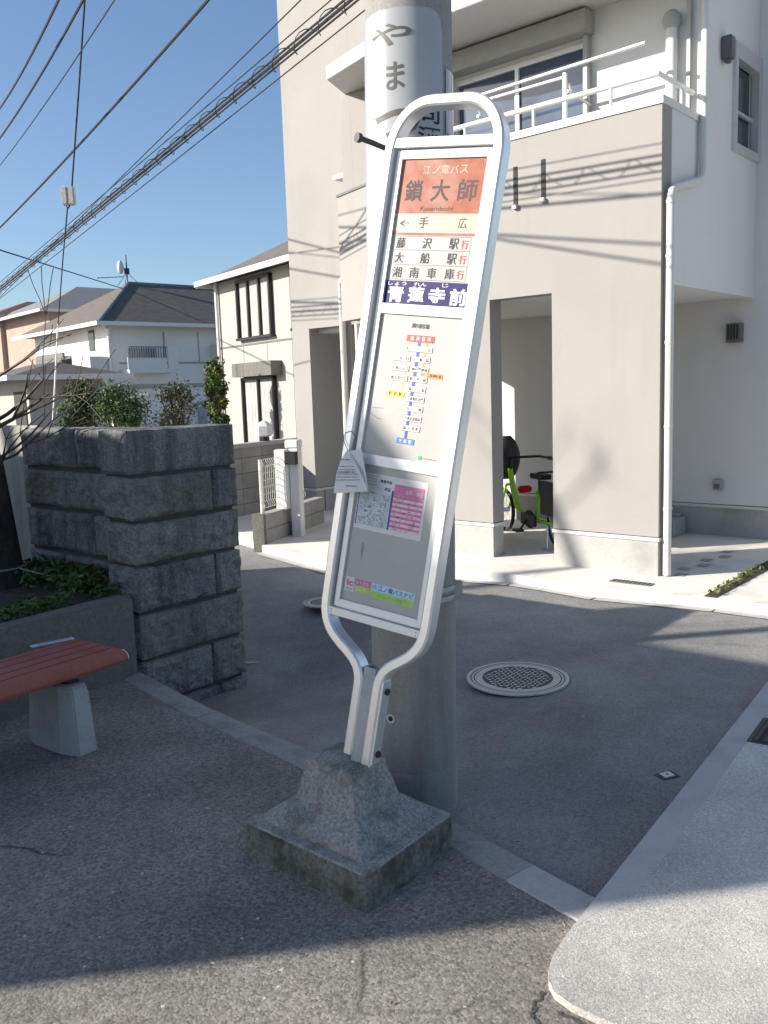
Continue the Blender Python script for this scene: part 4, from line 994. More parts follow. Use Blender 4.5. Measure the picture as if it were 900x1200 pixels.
bench = None
BR_ = G(151, 770, .40)[:2]; 
bz0, bz1 = .385, .425
bdv = np.array([-.60, -.80]); bdv = (np.array(G(0, 818, .40)[:2]) - BR_); bdv /= np.linalg.norm(bdv); bpv = np.array([bdv[1], -bdv[0]]); bpv = -bpv if bpv @ np.array([-1, 1]) < 0 else bpv
bench = thing('bench', (*(BR_ + bdv * .7 + bpv * .2), 0), 'red brown slatted bench with no backrest on pale concrete feet', 'bench')
bprof = [(0, .0), (.008, .022), (.03, .036), (.085, .042)]
seat = MB().mat('benchred')
sl_ = [(0.0, .105), (.112, .19), (.197, .275), (.282, .36), (.367, .45)]
for i, (s0_, s1_) in enumerate(sl_):
    if i == 0: pf = [(s0_, .395), (s0_ + .006, .41), (s0_ + .02, .424), (s0_ + .045, .431), (s1_, .433), (s1_, .40), (s0_ + .02, .375), (s0_ + .004, .38)]
    elif i == 4: pf = [(s0_, .433), (s1_ - .04, .431), (s1_ - .01, .42), (s1_, .40), (s1_ - .02, .385), (s0_, .40)]
    else: pf = [(s0_, .433), (s1_, .433), (s1_, .40), (s0_, .40)]
    nn = len(pf); V = []
    for t in (0, 1.75): V += [(*(BR_ + bdv * t + bpv * s_), z) for s_, z in pf]
    seat.add(V, [tuple(range(nn)), tuple(range(nn, 2 * nn))[::-1]] + [(k, (k + 1) % nn, (k + 1) % nn + nn, k + nn) for k in range(nn)])
so_ = sub(seat.obj('seat', bench, bevel=.002))
mb = MB().mat('pipe'); V = [(*(BR_ - bdv * .003 + bpv * s_), z) for s_, z in [(.0, .395), (.006, .411), (.02, .425), (.045, .432), (.06, .4), (.02, .374)]]; V2 = [tuple(np.array(v) + [*(bdv * .004), 0]) for v in V]
mb.add(V + V2, [tuple(range(6)), tuple(range(6, 12))[::-1]] + [(k, (k + 1) % 6, (k + 1) % 6 + 6, k + 6) for k in range(6)]); mb.obj('end_cap', so_)
pa, pb = G(36, 758, .434)[:2], G(86, 748, .434)[:2]; pd_ = (pa - pb) / np.linalg.norm(pa - pb); pn_ = np.array([pd_[1], -pd_[0]])
mb = MB().mat('plaque'); mb.prism([tuple(p) for p in (pa + pn_ * .018, pb + pn_ * .018, pb - pn_ * .018, pa - pn_ * .018)], .4335, .437); pl = sub(mb.obj('plaque', bench))
mb = MB().mat('midblue'); 
for k in range(12):
    t = .1 + k * .065; c = pb + (pa - pb) * t; mb.add([(*(c + pd_ * sx * .004 + pn_ * sy * .007), .4374) for sx, sy in ((-1, -1), (1, -1), (1, 1), (-1, 1))], [(0, 1, 2, 3)])
mb.obj('lettering', pl)
def foot(t):
    mb = MB().mat('benchcon'); pf = [(.03, 0), (.42, 0), (.40, .30), (.36, .325), (.10, .325), (.065, .30)]
    base = [(-.065, .07), (.065, .07), (.065, .40), (-.065, .40)]
    top = [(-.05, .10), (.05, .10), (.05, .38), (-.05, .38)]
    rows = []
    for k, (z, sc) in enumerate([(0, 1.0), (.28, .95), (.315, .88), (.325, .78)]):
        ring = [(-.075, .12), (-.045, .045), (.045, .045), (.075, .12), (.075, .34), (.045, .41), (-.045, .41), (-.075, .34)]
        if k == 0: ring = [(-.08, .13), (-.05, .03), (.05, .03), (.08, .13), (.08, .35), (.05, .43), (-.05, .43), (-.08, .35)]
        rows += [(*(BR_ + bdv * (t + x * sc) + bpv * (.23 + (y - .23) * sc)), z) for x, y in ring]
    fs = [(i * 8 + k, i * 8 + (k + 1) % 8, (i + 1) * 8 + (k + 1) % 8, (i + 1) * 8 + k) for i in range(3) for k in range(8)] + [tuple(range(8))[::-1], tuple(range(24, 32))]
    mb.add(rows, fs); return mb
for t in (.235, 1.45):
    foot(t).obj('concrete_foot', bench, bevel=.008)
    p = BR_ + bdv * t
    for s_ in (.14, .32):
        mb = MB().mat('steeld'); q = [p + bdv * sx * .03 + bpv * (s_ + sy * .035) for sx, sy in ((-1, -1), (1, -1), (1, 1), (-1, 1))]; mb.prism([tuple(x) for x in q], .32, .398); mb.obj('steel_bracket', bench, bevel=.004)

# ------------------------------------------------------------------ bare trees
def branch(mb, p, d, L, r, depth, rnd, upb=.15, spread=.55, minr=.0035):
    pts = [np.array(p)]; rs = [r]; d = np.array(d, float); n = max(3, int(L / .12)); seeds = []
    for i in range(n):
        d = d + np.array([rnd.gauss(0, .10), rnd.gauss(0, .10), rnd.gauss(upb * .3, .08)]); d /= np.linalg.norm(d)
        pts.append(pts[-1] + d * L / n); rs.append(max(minr, r * (1 - .6 * (i + 1) / n)))
        if i > 0: seeds.append((pts[-1], d.copy(), rs[-1]))
    mb.tube(pts, rs, 7 if r > .02 else 5)
    if depth > 0:
        for _ in range(rnd.randint(2, 4)):
            q, dd, rr = rnd.choice(seeds); nd_ = dd + np.array([rnd.gauss(0, spread), rnd.gauss(0, spread), rnd.gauss(upb, spread * .6)]); nd_ /= np.linalg.norm(nd_)
            branch(mb, q, nd_, L * rnd.uniform(.5, .8), max(minr, rr * .7), depth - 1, rnd, upb, spread, minr)
TB = AT(2, 668, 5.6); rnd = random.Random(21)
tree = thing('bare_tree', (TB[0] - .1, TB[1], .43), 'bare leafless tree with dark trunk behind the low garden wall', 'tree')
t0 = np.array([TB[0], TB[1], .40])
mb = MB().mat('bark'); mb.tube([t0, t0 + [-.02, 0, .4], t0 + [-.05, .0, .8], t0 + [-.10, .0, 1.1], t0 + [-.16, .0, 1.3]], [.145, .128, .118, .105, .07], 16); mb.obj('trunk', tree, smooth=True)
mb = MB().mat('twig')
for (px0, py0, px1, py1, r_) in [(-30, 520, 60, 465, .018), (-20, 500, 70, 450, .016), (-25, 560, 45, 492, .014), (-40, 470, 50, 420, .014), (-20, 545, 60, 500, .012)]:
    a, b = AT(px0, py0, TB[1] + rnd.uniform(-.2, .2)), AT(px1, py1, TB[1] + rnd.uniform(-.5, .3)); d = b - a; L = np.linalg.norm(d)
    branch(mb, a, d / L, L * 1.0, r_, 2, rnd, .05, .34, .0026)
mb.obj('branches', tree, smooth=True)
mb = MB().mat('rope'); mb.lathe([(.138, -.008), (.150, 0), (.138, .008)], (t0[0] - .01, t0[1], .55), 24); mb.tube([t0 + [.14, -.05, .15], t0 + [.35, -.1, .10], t0 + [.75, -.25, .06], t0 + [1.0, -.45, .05]], .006, 6)
tag(mb.obj('rope', smooth=True), 'pale rope wound round the dark trunk and trailing over soil', 'rope')
rnd = random.Random(33)
T2 = np.array([-12.6, 5.3]); 
tree2 = thing('bare_tree', (*T2, 0), 'bare winter tree further left beyond the garden', 'tree')
def t2(dy, z): return (T2[0] + .05 * dy, T2[1] + dy, z)
mb = MB().mat('bark'); mb.tube([t2(-.5, 0), t2(-.45, 3), t2(-.3, 5.6), t2(-.1, 6.5), t2(.1, 7.0), t2(.22, 7.25)], [.16, .13, .09, .07, .05, .03], 12); mb.obj('trunk', tree2, smooth=True)
mb = MB().mat('twig')
for k in range(5):
    branch(mb, t2(.05 + .04 * k, 6.8 + .1 * k), (rnd.uniform(-.3, .3), rnd.uniform(-.6, 1.0), rnd.uniform(.2, .9)), .55, .02, 2, rnd, .15, .5)
mb.obj('branches', tree2, smooth=True)
# ------------------------------------------------------------------ block wall, gate piece, mesh fence, mailbox post, lantern
vdir = np.array([math.sin(R(31)), math.cos(R(31)), 0])
BW0 = G(262, 614); bwl = thing('block_wall', BW0, 'grey concrete block wall in front of the cream house with dark frames', 'block wall')
mb = MB().mat('block'); nrm = np.array([vdir[1], -vdir[0], 0])
def BW(t, d, z): q = BW0 + vdir * t - nrm * d; return (q[0], q[1], z)
mb.box(-1.4, 2.1, 0, .14, -.02, .93, BW); mb.obj('blocks', bwl)
mb = MB().mat('basecon'); mb.box(-1.42, 2.12, -.02, .16, .931, .985, BW); mb.obj('coping', bwl, bevel=.006)
p = BW(1.0, .07, .985); lan = thing('gate_lantern', p, 'small white lantern lamp on the grey block wall', 'lantern')
px = lambda k: p
zt_ = 1.6 - (503 - 462) / 1028 * p[1]
mb = MB().mat('white'); mb.lathe([(.05, .05), (.115, .08), (.115, .20), (.05, .26), (.0, .28)], p, 6); mb.obj('shade', lan)
mb = MB().mat('bronze'); mb.lathe([(.0, 0), (.07, 0), (.07, .05), (.05, .05)], p, 8); mb.obj('base', lan)
fz0 = G(313, 643); lowb = thing('low_block_wall', fz0, 'low two course block wall under the white mesh fence', 'low wall')
fd = G(352, 628) - fz0; fd[2] = 0; fd /= np.linalg.norm(fd); fn_ = np.array([fd[1], -fd[0], 0])
def FW(t, d, z): q = fz0 + fd * t - fn_ * d; return (q[0], q[1], z)
ztop = on_plane(318, 601, fz0, fn_)[2]
mb = MB().mat('blockd'); mb.box(0, 1.5, 0, .12, -.02, ztop, FW); mb.obj('blocks', lowb)
mb = MB().mat('lowcon'); mb.box(-.055, -.001, -.004, .13, -.02, ztop + .012, FW); mb.obj('end_shade', lowb)  # darker concrete colour paints in the shade on this end face
fen = thing('mesh_fence', FW(.4, .06, ztop), 'small cream wire mesh fence panel on the low block wall', 'fence')
zf = on_plane(309, 539, fz0, fn_)[2]
mb = MB().mat('fencew'); mb.tube([FW(.06, .06, ztop), FW(.06, .06, zf)], .022, 10); mb.obj('post', fen, smooth=True)
mb = MB().mat('fencew'); a0_, a1_ = .0, 1.05
for i in range(24): t = a0_ + (a1_ - a0_) * i / 23; mb.tube([FW(t, .03, ztop + .06), FW(t, .02, ztop + .09), FW(t, .045, ztop + .13), FW(t, .045, zf - .10), FW(t, .015, zf - .05), FW(t, .045, zf)], .0032, 5)
for z in np.linspace(ztop + .06, zf, 8): mb.tube([FW(a0_, .042, z), FW(a1_, .042, z)], .0038, 5)
mb.obj('wire_mesh', fen)
mp = G(351, 630, .03); post = thing('mailbox_post', mp, 'white square gate post with a mailbox and dark intercom', 'gate post')
zt_ = AT(351, 515, mp[1])[2]
def MP(x, y, z): q = mp + fn_ * (-y) + fd * x; return (q[0], q[1], z)
mb = MB().mat('alu'); mb.box(-.055, .055, -.05, .06, .0, zt_ - .09, MP); mb.obj('column', post, bevel=.006)
mb = MB().mat('alu'); mb.box(-.13, .0, .065, .20, zt_ - .75, zt_ - .10, MP); mb.box(-.06, .065, -.055, .1, zt_ - .089, zt_, MP); mb.obj('mailbox', post, bevel=.008)
mb = MB().mat('black'); mb.box(-.16, -.10, -.075, .06, zt_ - .26, zt_ - .12, MP); mb.obj('intercom', post, bevel=.004)
mb = MB().mat('hood'); mb.box(.06, .09, .0, .1, .0, .22, MP); mb.obj('meter_box', post)
c = G(270, 627); t = thing('manhole_cover', (c[0], c[1], 0), 'flat dark oval looking lid on the sunlit ground by the block wall', 'manhole cover'); mb = MB().mat('hood'); mb.lathe([(.0, -.02), (.0, .056)], c, 4); mb = MB().mat('hood'); mb.lathe([(.17, -.02), (.17, -.008), (.0001, -.008)], (c[0], c[1], 0), 32); mb.obj('lid', t)
mb = MB().mat('court'); mb.prism([(-1.9, 9.95), (-1.25, 9.1), (-.9, 10.2), (-1.9, 11.6), (-2.6, 11.6)], -.05, -.012); struct(mb, 'side_path')

# ------------------------------------------------------------------ neighbouring houses
class Facade:
    """vertical facade through the pixel column x0 at depth Y, heading 'deg' left of straight ahead towards the far end"""
    def __init__(s, px, Y, deg):
        s.P = AT(px, 470, Y); s.P[2] = 0; s.d = np.array([-math.sin(R(deg)), math.cos(R(deg)), 0]); s.n = np.array([-s.d[1], s.d[0], 0])
        if s.n @ s.P > 0: s.n = -s.n
    def uv(s, x, y): q = on_plane(x, y, s.P, s.n); return (q - s.P) @ s.d, q[2]
    def pt(s, t, o, z): q = s.P + s.d * t + s.n * o; return (q[0], q[1], z)     # o: out of the wall
    def slab(s, mb, x0, y0, x1, y1, o0, o1):
        (ta, za), (tb, zb_) = s.uv(x0, y0), s.uv(x1, y1)
        mb.box(min(ta, tb), max(ta, tb), min(o0, o1), max(o0, o1), min(za, zb_), max(za, zb_), s.pt); return mb
# house with dark bronze frames
F2 = Facade(262, 27, 35); cream = thing('cream_house', F2.pt(-2, -3, 0), 'cream two storey house with dark bronze window frames', 'house')
t1, ze = F2.uv(262, 341); L2_ = F2.uv(352, 430)[0] - 4.0; ze = 4.95
mb = MB().mat('siding2'); mb.box(L2_, 0, -7, 0, -.1, ze, F2.pt); mb.obj('wall', cream)
mb = MB().mat('hood')
for t in (-1.55, -3.0, -4.4): mb.box(t - .008, t + .008, .0, .006, .2, ze, F2.pt)
mb.box(L2_, 0, .0, .02, 3.02, 3.07, F2.pt); mb.obj('siding_joint', cream)
mb = MB().mat('tile'); o_ = .45; e = ze + .02
pts = [F2.pt(o_, o_, e), F2.pt(L2_ - .3, o_, e), F2.pt(L2_ - .3, -7.5, e), F2.pt(o_, -7.5, e), F2.pt(-3.5, -3.5, e + 2.1), F2.pt(L2_ - .3, -3.5, e + 2.1)]
mb.add(pts, [(0, 1, 5, 4), (1, 2, 5), (2, 3, 4, 5), (3, 0, 4), (3, 2, 1, 0)]); rf = sub(mb.obj('roof', cream))
mb = MB().mat('trim'); mb.box(L2_ - .3, o_ + .06, o_, o_ + .06, e - .09, e + .06, F2.pt); mb.box(o_, o_ + .06, -7.5, o_, e - .12, e + .06, F2.pt); mb.obj('gutter', rf)
def win2(x0, y0, x1, y1, mull, cover=None):
    wf = MB().mat('bronze'); (ta, z1), (tb, z0) = F2.uv(x0, y0), F2.uv(x1, y1); ta, tb = min(ta, tb), max(ta, tb); w_ = .075
    wf.box(ta, ta + w_, .0, .12, z0, z1, F2.pt); wf.box(tb - w_, tb, .0, .12, z0, z1, F2.pt); wf.box(ta, tb, .0, .12, z1 - w_, z1, F2.pt); wf.box(ta - .05, tb + .05, .0, .15, z0 - .07, z0, F2.pt)
    for k in range(mull): t = ta + (tb - ta) * (k + 1) / (mull + 1); wf.box(t - w_ / 2, t + w_ / 2, .0, .10, z0, z1 - w_, F2.pt)
    wo = sub(wf.obj('window', cream)); g = MB().mat('curtain'); g.box(ta + w_, tb - w_, .01, .03, z0, z1 - w_, F2.pt); g.obj('pane', wo); return ta, tb, z0, z1
win2(279, 330, 322, 391, 2)
ta, tb, z0, z1 = win2(286, 443, 329, 540, 1)
mb = MB().mat('lowcon'); mb.box(ta - .35, tb + .05, .0, .35, z1 + .02, z1 + .4, F2.pt); mb.obj('shutter_box', cream)
win2(344, 320, 352, 384, 0)
mb = MB().mat('pipe'); mb.tube([F2.pt(-.06, .08, 0), F2.pt(-.06, .08, ze)], .05, 8); mb.obj('downpipe', cream)
# hip roofed white house
F3 = Facade(133, 42, -49); hip = thing('hip_roof_house', F3.pt(3, -3, 0), 'white two storey house with a charcoal hip roof and small balcony', 'house')
F3b = Facade(133, 42, 41)
ze = F3.uv(133, 380)[1]; LR, LL = 13.0, 9.5
lv = F3b.d
def P3(t, s_, z): q = F3.P + F3.d * t + lv * s_; return (q[0], q[1], z)
mb = MB().mat('siding'); mb.box(0, LR, 0, LL, -.2, ze, P3); mb.obj('wall', hip)
mb = MB().mat('tile'); o_ = .85; hr = LL / 2; zr_ = ze + 2.55
pts = [P3(-o_, -o_, ze), P3(LR + o_, -o_, ze), P3(LR + o_, LL + o_, ze), P3(-o_, LL + o_, ze), P3(hr * .72, hr, zr_), P3(LR - hr * .6, hr, zr_)]
mb.add(pts, [(0, 1, 5, 4), (1, 2, 5), (2, 3, 4, 5), (3, 0, 4), (3, 2, 1, 0)]); rf = sub(mb.obj('roof', hip))
mb = MB().mat('tileg'); mb.tube([pts[0], pts[4]], .11, 6); mb.tube([pts[4], pts[5]], .13, 6); mb.obj('ridge_tile', rf)
mb = MB().mat('trim'); mb.box(-o_ - .1, LR + o_, -o_ - .1, -o_, ze - .12, ze + .06, P3); mb.box(-o_ - .1, -o_, -o_, LL + o_, ze - .12, ze + .06, P3); mb.obj('gutter', rf)
mb = MB().mat('basecon'); F3.slab(mb, 140, 451, 260, 453, 0, .05); F3.slab(mb, 232, 389, 233.2, 424, 0, .03); F3.slab(mb, 140, 424.5, 258, 426, 0, .04); F3.slab(mb, 192, 389, 192.8, 424, 0, .03); mb.obj('siding_joint', hip)
mb = MB().mat('trim'); F3.slab(mb, 140, 434, 197, 437.5, 0, 1.1); F3.slab(mb, 184, 408, 197, 434, 1.0, 1.1); F3.slab(mb, 138, 420, 184, 434, 1.02, 1.06)
bo = sub(mb.obj('balcony', hip)); mb = MB().mat('steeld'); 
for k in range(16): x = 140 + k * 2.8; F3.slab(mb, x, 408, x + .35, 421, 1.05, 1.08)
F3.slab(mb, 139, 407.5, 184, 408.5, 1.04, 1.1); mb.obj('railing', bo)
mb = MB().mat('shutter'); F3.slab(mb, 150, 408, 183, 434, .0, .05); mb.obj('window', hip)
mb = MB().mat('trim'); F3.slab(mb, 246, 405, 258, 438, 0, 1.0); mb.obj('balcony', hip)
mb = MB().mat('basecon'); F3.slab(mb, 231, 470, 243, 500, 0, .06); mb.obj('door', hip)
mb = MB().mat('pipe'); mb.tube([P3(-.05, -.12, 0), P3(-.05, -.12, ze - .5), P3(-.3, -.6, ze - .2)], .09, 8); mb.obj('downpipe', hip)
mb = MB().mat('glass'); F3b.slab(mb, 104, 388, 112, 411, 0, .05); mb.obj('window', hip)
mb = MB().mat('trim'); F3b.slab(mb, 108, 420, 132, 455, .02, 1.0); mb.obj('balcony', hip)
mb = MB().mat('hood'); F3b.slab(mb, 64, 420, 94, 456, .3, .35); 
for k in range(14): x = 65 + k * 2.2; F3b.slab(mb, x, 419, x + .8, 456, .9, .95)
F3b.slab(mb, 64, 417.5, 96, 419.5, .85, .97); mb.obj('railing', hip)
# roof aerial
ap = np.array(pts[4]); aer = thing('roof_aerial', ap, 'thin television aerial on the charcoal hip roof', 'aerial')
mb = MB().mat('steeld'); mb.tube([ap, ap + [0, 0, 1.5]], .035, 6); mb.tube([ap + [0, 0, .5], ap + [0, 0, .8]], .14, 8)
for k in range(3): an = k * 2.1; mb.tube([ap + [0, 0, .6], ap + [.7 * math.cos(an), .7 * math.sin(an), -.15]], .015, 5)
mb.tube([ap + [-1.6, 0, .35], ap + [-.2, 0, .38]], .018, 5)
for k in range(6): mb.tube([ap + [-1.5 + k * .22, -.2, .36], ap + [-1.5 + k * .22, .2, .36]], .012, 4)
mb.obj('mast', aer)
mb = MB().mat('white'); mb.sphere(tuple(ap + [-.3, -.1, .85]), .35, 12, 8, (.5, .6, 1)); mb.obj('dish', aer, smooth=True)
# grey roofed house behind
def simple_house(name, label, corner, dR, dL, wl, ll, ze, rise, wallm, roofm):
    t = thing(name, corner, label, 'house'); a = np.array([math.sin(R(dR)), math.cos(R(dR)), 0]); b = np.array([-math.sin(R(dL)), math.cos(R(dL)), 0])
    def P(x, y, z): q = np.array([corner[0], corner[1], 0]) + a * x + b * y; return (q[0], q[1], z)
    mb = MB().mat(wallm); mb.box(0, wl, 0, ll, -.2, ze, P); mb.obj('wall', t)
    o = .8; mb = MB().mat(roofm); h = min(wl, ll) / 2
    if wl >= ll: pk = [P(h * .8, ll / 2, ze + rise), P(wl - h * .8, ll / 2, ze + rise)]; f = [(0, 1, 5, 4), (1, 2, 5), (2, 3, 4, 5), (3, 0, 4)]
    else: pk = [P(wl / 2, h * .8, ze + rise), P(wl / 2, ll - h * .8, ze + rise)]; f = [(0, 1, 4), (1, 2, 5, 4), (2, 3, 5), (3, 0, 4, 5)]
    mb.add([P(-o, -o, ze), P(wl + o, -o, ze), P(wl + o, ll + o, ze), P(-o, ll + o, ze)] + pk, f + [(3, 2, 1, 0)]); rf = sub(mb.obj('roof', t))
    mb = MB().mat('trim'); mb.box(-o - .1, wl + o, -o - .1, -o, ze - .12, ze + .05, P); mb.box(-o - .1, -o, -o, ll + o, ze - .12, ze + .05, P); mb.obj('gutter', rf)
    return t, P
c = AT(66, 470, 56); t, P = simple_house('grey_roof_house', 'house with a pale grey hip roof behind the charcoal roofed one', c, 49, 41, 12, 10, 1.6 + (470 - 366) / 1028 * 56, 2.2, 'pinkwall', 'tileg')
mb = MB().mat('glass'); mb.box(1.5, 3.5, -.06, .0, 4.0, 5.4, P); mb.obj('window', t); mb = MB().mat('trim'); mb.box(.2, 6, -1.2, -1.0, 2.9, 3.9, P); mb.obj('balcony', t)
c = AT(8, 470, 62); t, P = simple_house('brown_roof_house', 'house with a brown tiled roof at the far left edge', c, 49, 41, 10, 9, 1.6 + (470 - 371) / 1028 * 62, 1.6, 'pinkwall', 'tileb')
mb = MB().mat('glass'); mb.box(1, 3, -.05, .0, 4.2, 5.6, P); mb.obj('window', t)
c = AT(34, 470, 30); t, P = simple_house('tiled_shed', 'low pale outbuilding with a dark tiled roof behind the bare branches', c, 52, 38, 2.6, 5, 1.6 + (470 - 440) / 1028 * 30, .55, 'siding2', 'tile')
mb = MB().mat('dark'); mb.box(-.04, .0, .3, 1.6, 0, 2.0, P); mb.obj('doorway', t)
c = AT(64, 470, 36); t2 = thing('carport_roof', c, 'flat pale carport roof before the white house balcony', 'carport')
mb = MB().mat('trim'); q0_ = AT(62, 455, 36)
mb.box(-.2, 4.2, -1.5, 1.5, 1.75, 1.85, lambda x, y, z: (c[0] + x, c[1] + y, z)); mb.obj('roof', t2)
mb = MB().mat('alug'); 
for x in (0, 4.0): mb.tube([(c[0] + x, c[1] - 1.3, 0), (c[0] + x, c[1] - 1.3, 1.75)], .05, 8)
mb.obj('post', t2)
# plain wall past the stone wall, and its sunlit end
M['palewall'] = rocky('pale wall concrete', (.30, .29, .27), (.36, .35, .32), (.2, .195, .18), 4, 50, streak=True)
mb = MB().mat('palewall')
q = [LW1 + uu * .02 - ln * .14, LW1 + uu * 2.2 - ln * .14, LW1 + uu * 2.2 - ln * .2, LW1 + uu * .02 - ln * .2]; mb.prism([tuple(p) for p in q], -.1, 1.44); tag(mb.obj('pale_end_wall', bevel=.01), 'pale concrete wall end behind the tree trunk', 'wall')

# ------------------------------------------------------------------ bushes
def bush(name, label, px0, py0, px1, py1, Y, mats, n, leaf, seed, stems=True, group=None):
    rnd = random.Random(seed); c0 = AT((px0 + px1) / 2, py1, Y); ztop = AT((px0 + px1) / 2, py0, Y)[2]; w_ = (px1 - px0) / 1028 * Y
    t = thing(name, (c0[0], c0[1], 0), label, 'bush', group)
    zb_ = max(.2, c0[2] - .1)
    clumps = []
    for k in range(48):
        u = rnd.uniform(-1, 1); v_ = rnd.uniform(-.8, .8); h = rnd.random()
        env = math.sqrt(max(.05, 1 - (2 * h - .9) ** 2 * .8)); clumps.append((c0[0] + u * w_ / 2 * .82 * env, c0[1] + v_ * w_ / 2 * .8 * env, zb_ + (ztop - zb_) * (.1 + .85 * h), w_ * rnd.uniform(.12, .34)))
    for mi, ma in enumerate(mats):
        mb = MB().mat(ma); pts = []
        for ci, (x, y, z, r_) in enumerate(clumps):
            if ci % len(mats) != mi: continue
            for _ in range(n // len(clumps)):
                d = np.array([rnd.gauss(0, 1), rnd.gauss(0, 1), rnd.gauss(0, 1)]); d /= np.linalg.norm(d) + 1e-6; rr = r_ * (rnd.random() ** .5 + abs(rnd.gauss(0, .18)))
                pts.append((x + d[0] * rr, y + d[1] * rr, z + d[2] * rr * .9))
        leaves(mb, pts, leaf, rnd); mb.obj('foliage', t, fix=False)
    mb = MB().mat('twig')
    for (x, y, z, r_) in clumps[::2]: mb.tube([(c0[0], c0[1], 0), (c0[0] * .5 + x * .5 + rnd.uniform(-.1, .1), c0[1] * .5 + y * .5, z * .6), (x, y, z)], [.03, .02, .008], 5)
    mb.obj('stems', t)
bush('pine_bush', 'dark pine bush behind the stone wall, leftmost of three bushes', 76, 446, 118, 505, 15, ['leafd', 'leaf'], 3600, .030, 2)
bush('broad_bush', 'broad green bush with yellowish tips behind the stone wall, right of the pine bush', 108, 456, 174, 506, 14.5, ['leafd', 'leaf', 'leaf'], 4200, .028, 3)
bush('dry_bush', 'olive brown half dry bush behind the stone wall before the white house', 184, 452, 232, 506, 15.5, ['dry', 'leafd', 'dry'], 2300, .030, 4)
bush('tall_shrub', 'tall thin yellow green shrub at the corner of the cream house', 245, 418, 270, 530, 24, ['leaf2', 'leaf', 'leafd'], 3600, .055, 6)

# ------------------------------------------------------------------ bicycle under the house
rear = np.array([*G(656, 643, .05)[:2], .05]); front = np.array([*G(584, 619, .05)[:2], .05]); front = rear + (front - rear) / np.linalg.norm(front - rear) * 1.24
bike = thing('bicycle', (rear + front) / 2, 'lime green bicycle with black child seats parked under the beige house', 'bicycle')
wb = 1.12; bdir = front - rear; bl_ = np.linalg.norm(bdir); bdir /= bl_; bside = np.array([-bdir[1], bdir[0], 0])
print('bike wheelbase', bl_)
def Bk(x, y, z): q = rear + bdir * x * (bl_ / wb) + bside * y; return (q[0], q[1], .05 + z * .84)
def wheel(x, r):
    kx = .84 * wb / bl_
    wt = MB().mat('rubber'); pts = [Bk(x + kx * r * math.cos(a), 0, r + .015 + r * math.sin(a)) for a in np.linspace(0, 2 * math.pi, 33)]; wt.tube(pts, .02, 8, False)
    wo = sub(wt.obj('wheel', bike, smooth=True))
    ri = MB().mat('chrome'); ri.tube([Bk(x + kx * (r - .03) * math.cos(a), 0, r + .015 + (r - .03) * math.sin(a)) for a in np.linspace(0, 2 * math.pi, 33)], .01, 6, False)
    for k in range(18): a = 2 * math.pi * k / 18; ri.tube([Bk(x, .03 * (-1) ** k, r + .015), Bk(x + kx * (r - .03) * math.cos(a), 0, r + .015 + (r - .03) * math.sin(a))], .002, 4)
    ri.tube([Bk(x, -.05, r + .015), Bk(x, .05, r + .015)], .025, 10); ri.obj('rim', wo)
wheel(0, .26); wheel(1.12, .26)
mb = MB().mat('bikegreen')
mb.tube([Bk(.98, 0, .82), Bk(.93, 0, .60), Bk(.82, 0, .36), Bk(.66, 0, .27), Bk(.45, 0, .26)], [.026, .032, .034, .034, .03], 10); mb.tube([Bk(.45, 0, .24), Bk(.40, 0, .5), Bk(.36, 0, .72)], .02, 8)
mb.tube([Bk(.45, .04, .25), Bk(0, .06, .28)], .014, 8); mb.tube([Bk(.45, -.04, .25), Bk(0, -.06, .28)], .014, 8); mb.tube([Bk(.38, .03, .6), Bk(0, .06, .28)], .012, 8); mb.tube([Bk(.38, -.03, .6), Bk(0, -.06, .28)], .012, 8)
mb.tube([Bk(.98, .05, .62), Bk(1.12, .05, .28)], .014, 8); mb.tube([Bk(.98, -.05, .62), Bk(1.12, -.05, .28)], .014, 8); mb.tube([Bk(.99, -.05, .62), Bk(.99, .05, .62)], .016, 8)
mb.obj('frame', bike, smooth=True)
mb = MB().mat('black'); mb.tube([Bk(.97, 0, .8), Bk(.96, 0, .95)], .016, 8); mb.tube([Bk(.70, -.29, .96), Bk(.85, -.27, .97), Bk(.97, -.1, .96), Bk(.97, .1, .96), Bk(.85, .27, .97), Bk(.70, .29, .96)], .014, 8)
for s_ in (-1, 1): mb.tube([Bk(.70, .29 * s_, .96), Bk(.60, .30 * s_, .955)], .02, 8)
mb.obj('handlebar', bike, smooth=True)
mb = MB().mat('black'); vs_ = []; rows = []
for i in range(9):
    h = i / 8; z = .68 + .55 * h; wv = .16 * math.sin(min(1, .12 + h * .84) * math.pi) ** .6; dp = .14 * math.sin(min(1, .12 + h * .84) * math.pi) ** .6; cx_ = 1.10 - .05 * h
    rows.append([(cx_ + dp * math.cos(a) * (1.0 if math.cos(a) > 0 else .8), wv * math.sin(a), z) for a in np.linspace(0, 2 * math.pi, 20, endpoint=False)])
for r4 in rows: vs_ += [Bk(*p) for p in r4]
mb.add(vs_, [(i * 20 + k, i * 20 + (k + 1) % 20, (i + 1) * 20 + (k + 1) % 20, (i + 1) * 20 + k) for i in range(8) for k in range(20)] + [tuple(range(20)), tuple(range(160, 180))]); mb.obj('front_child_seat', bike, smooth=True)
mb = MB().mat('black'); mb.box(-.28, .14, -.13, .13, .60, .66, Bk); mb.box(-.30, -.22, -.15, .15, .62, 1.08, Bk); mb.box(-.25, .08, -.16, -.12, .40, .78, Bk); mb.box(-.25, .08, .12, .16, .40, .78, Bk)
mb.tube([Bk(.12, -.13, .62), Bk(.16, -.13, .86), Bk(.16, .13, .86), Bk(.12, .13, .62)], .014, 8); mb.obj('rear_child_seat', bike, bevel=.02)
mb = MB().mat('black'); mb.box(.22, .48, -.08, .08, .76, .82, Bk); mb.obj('saddle', bike, bevel=.025)
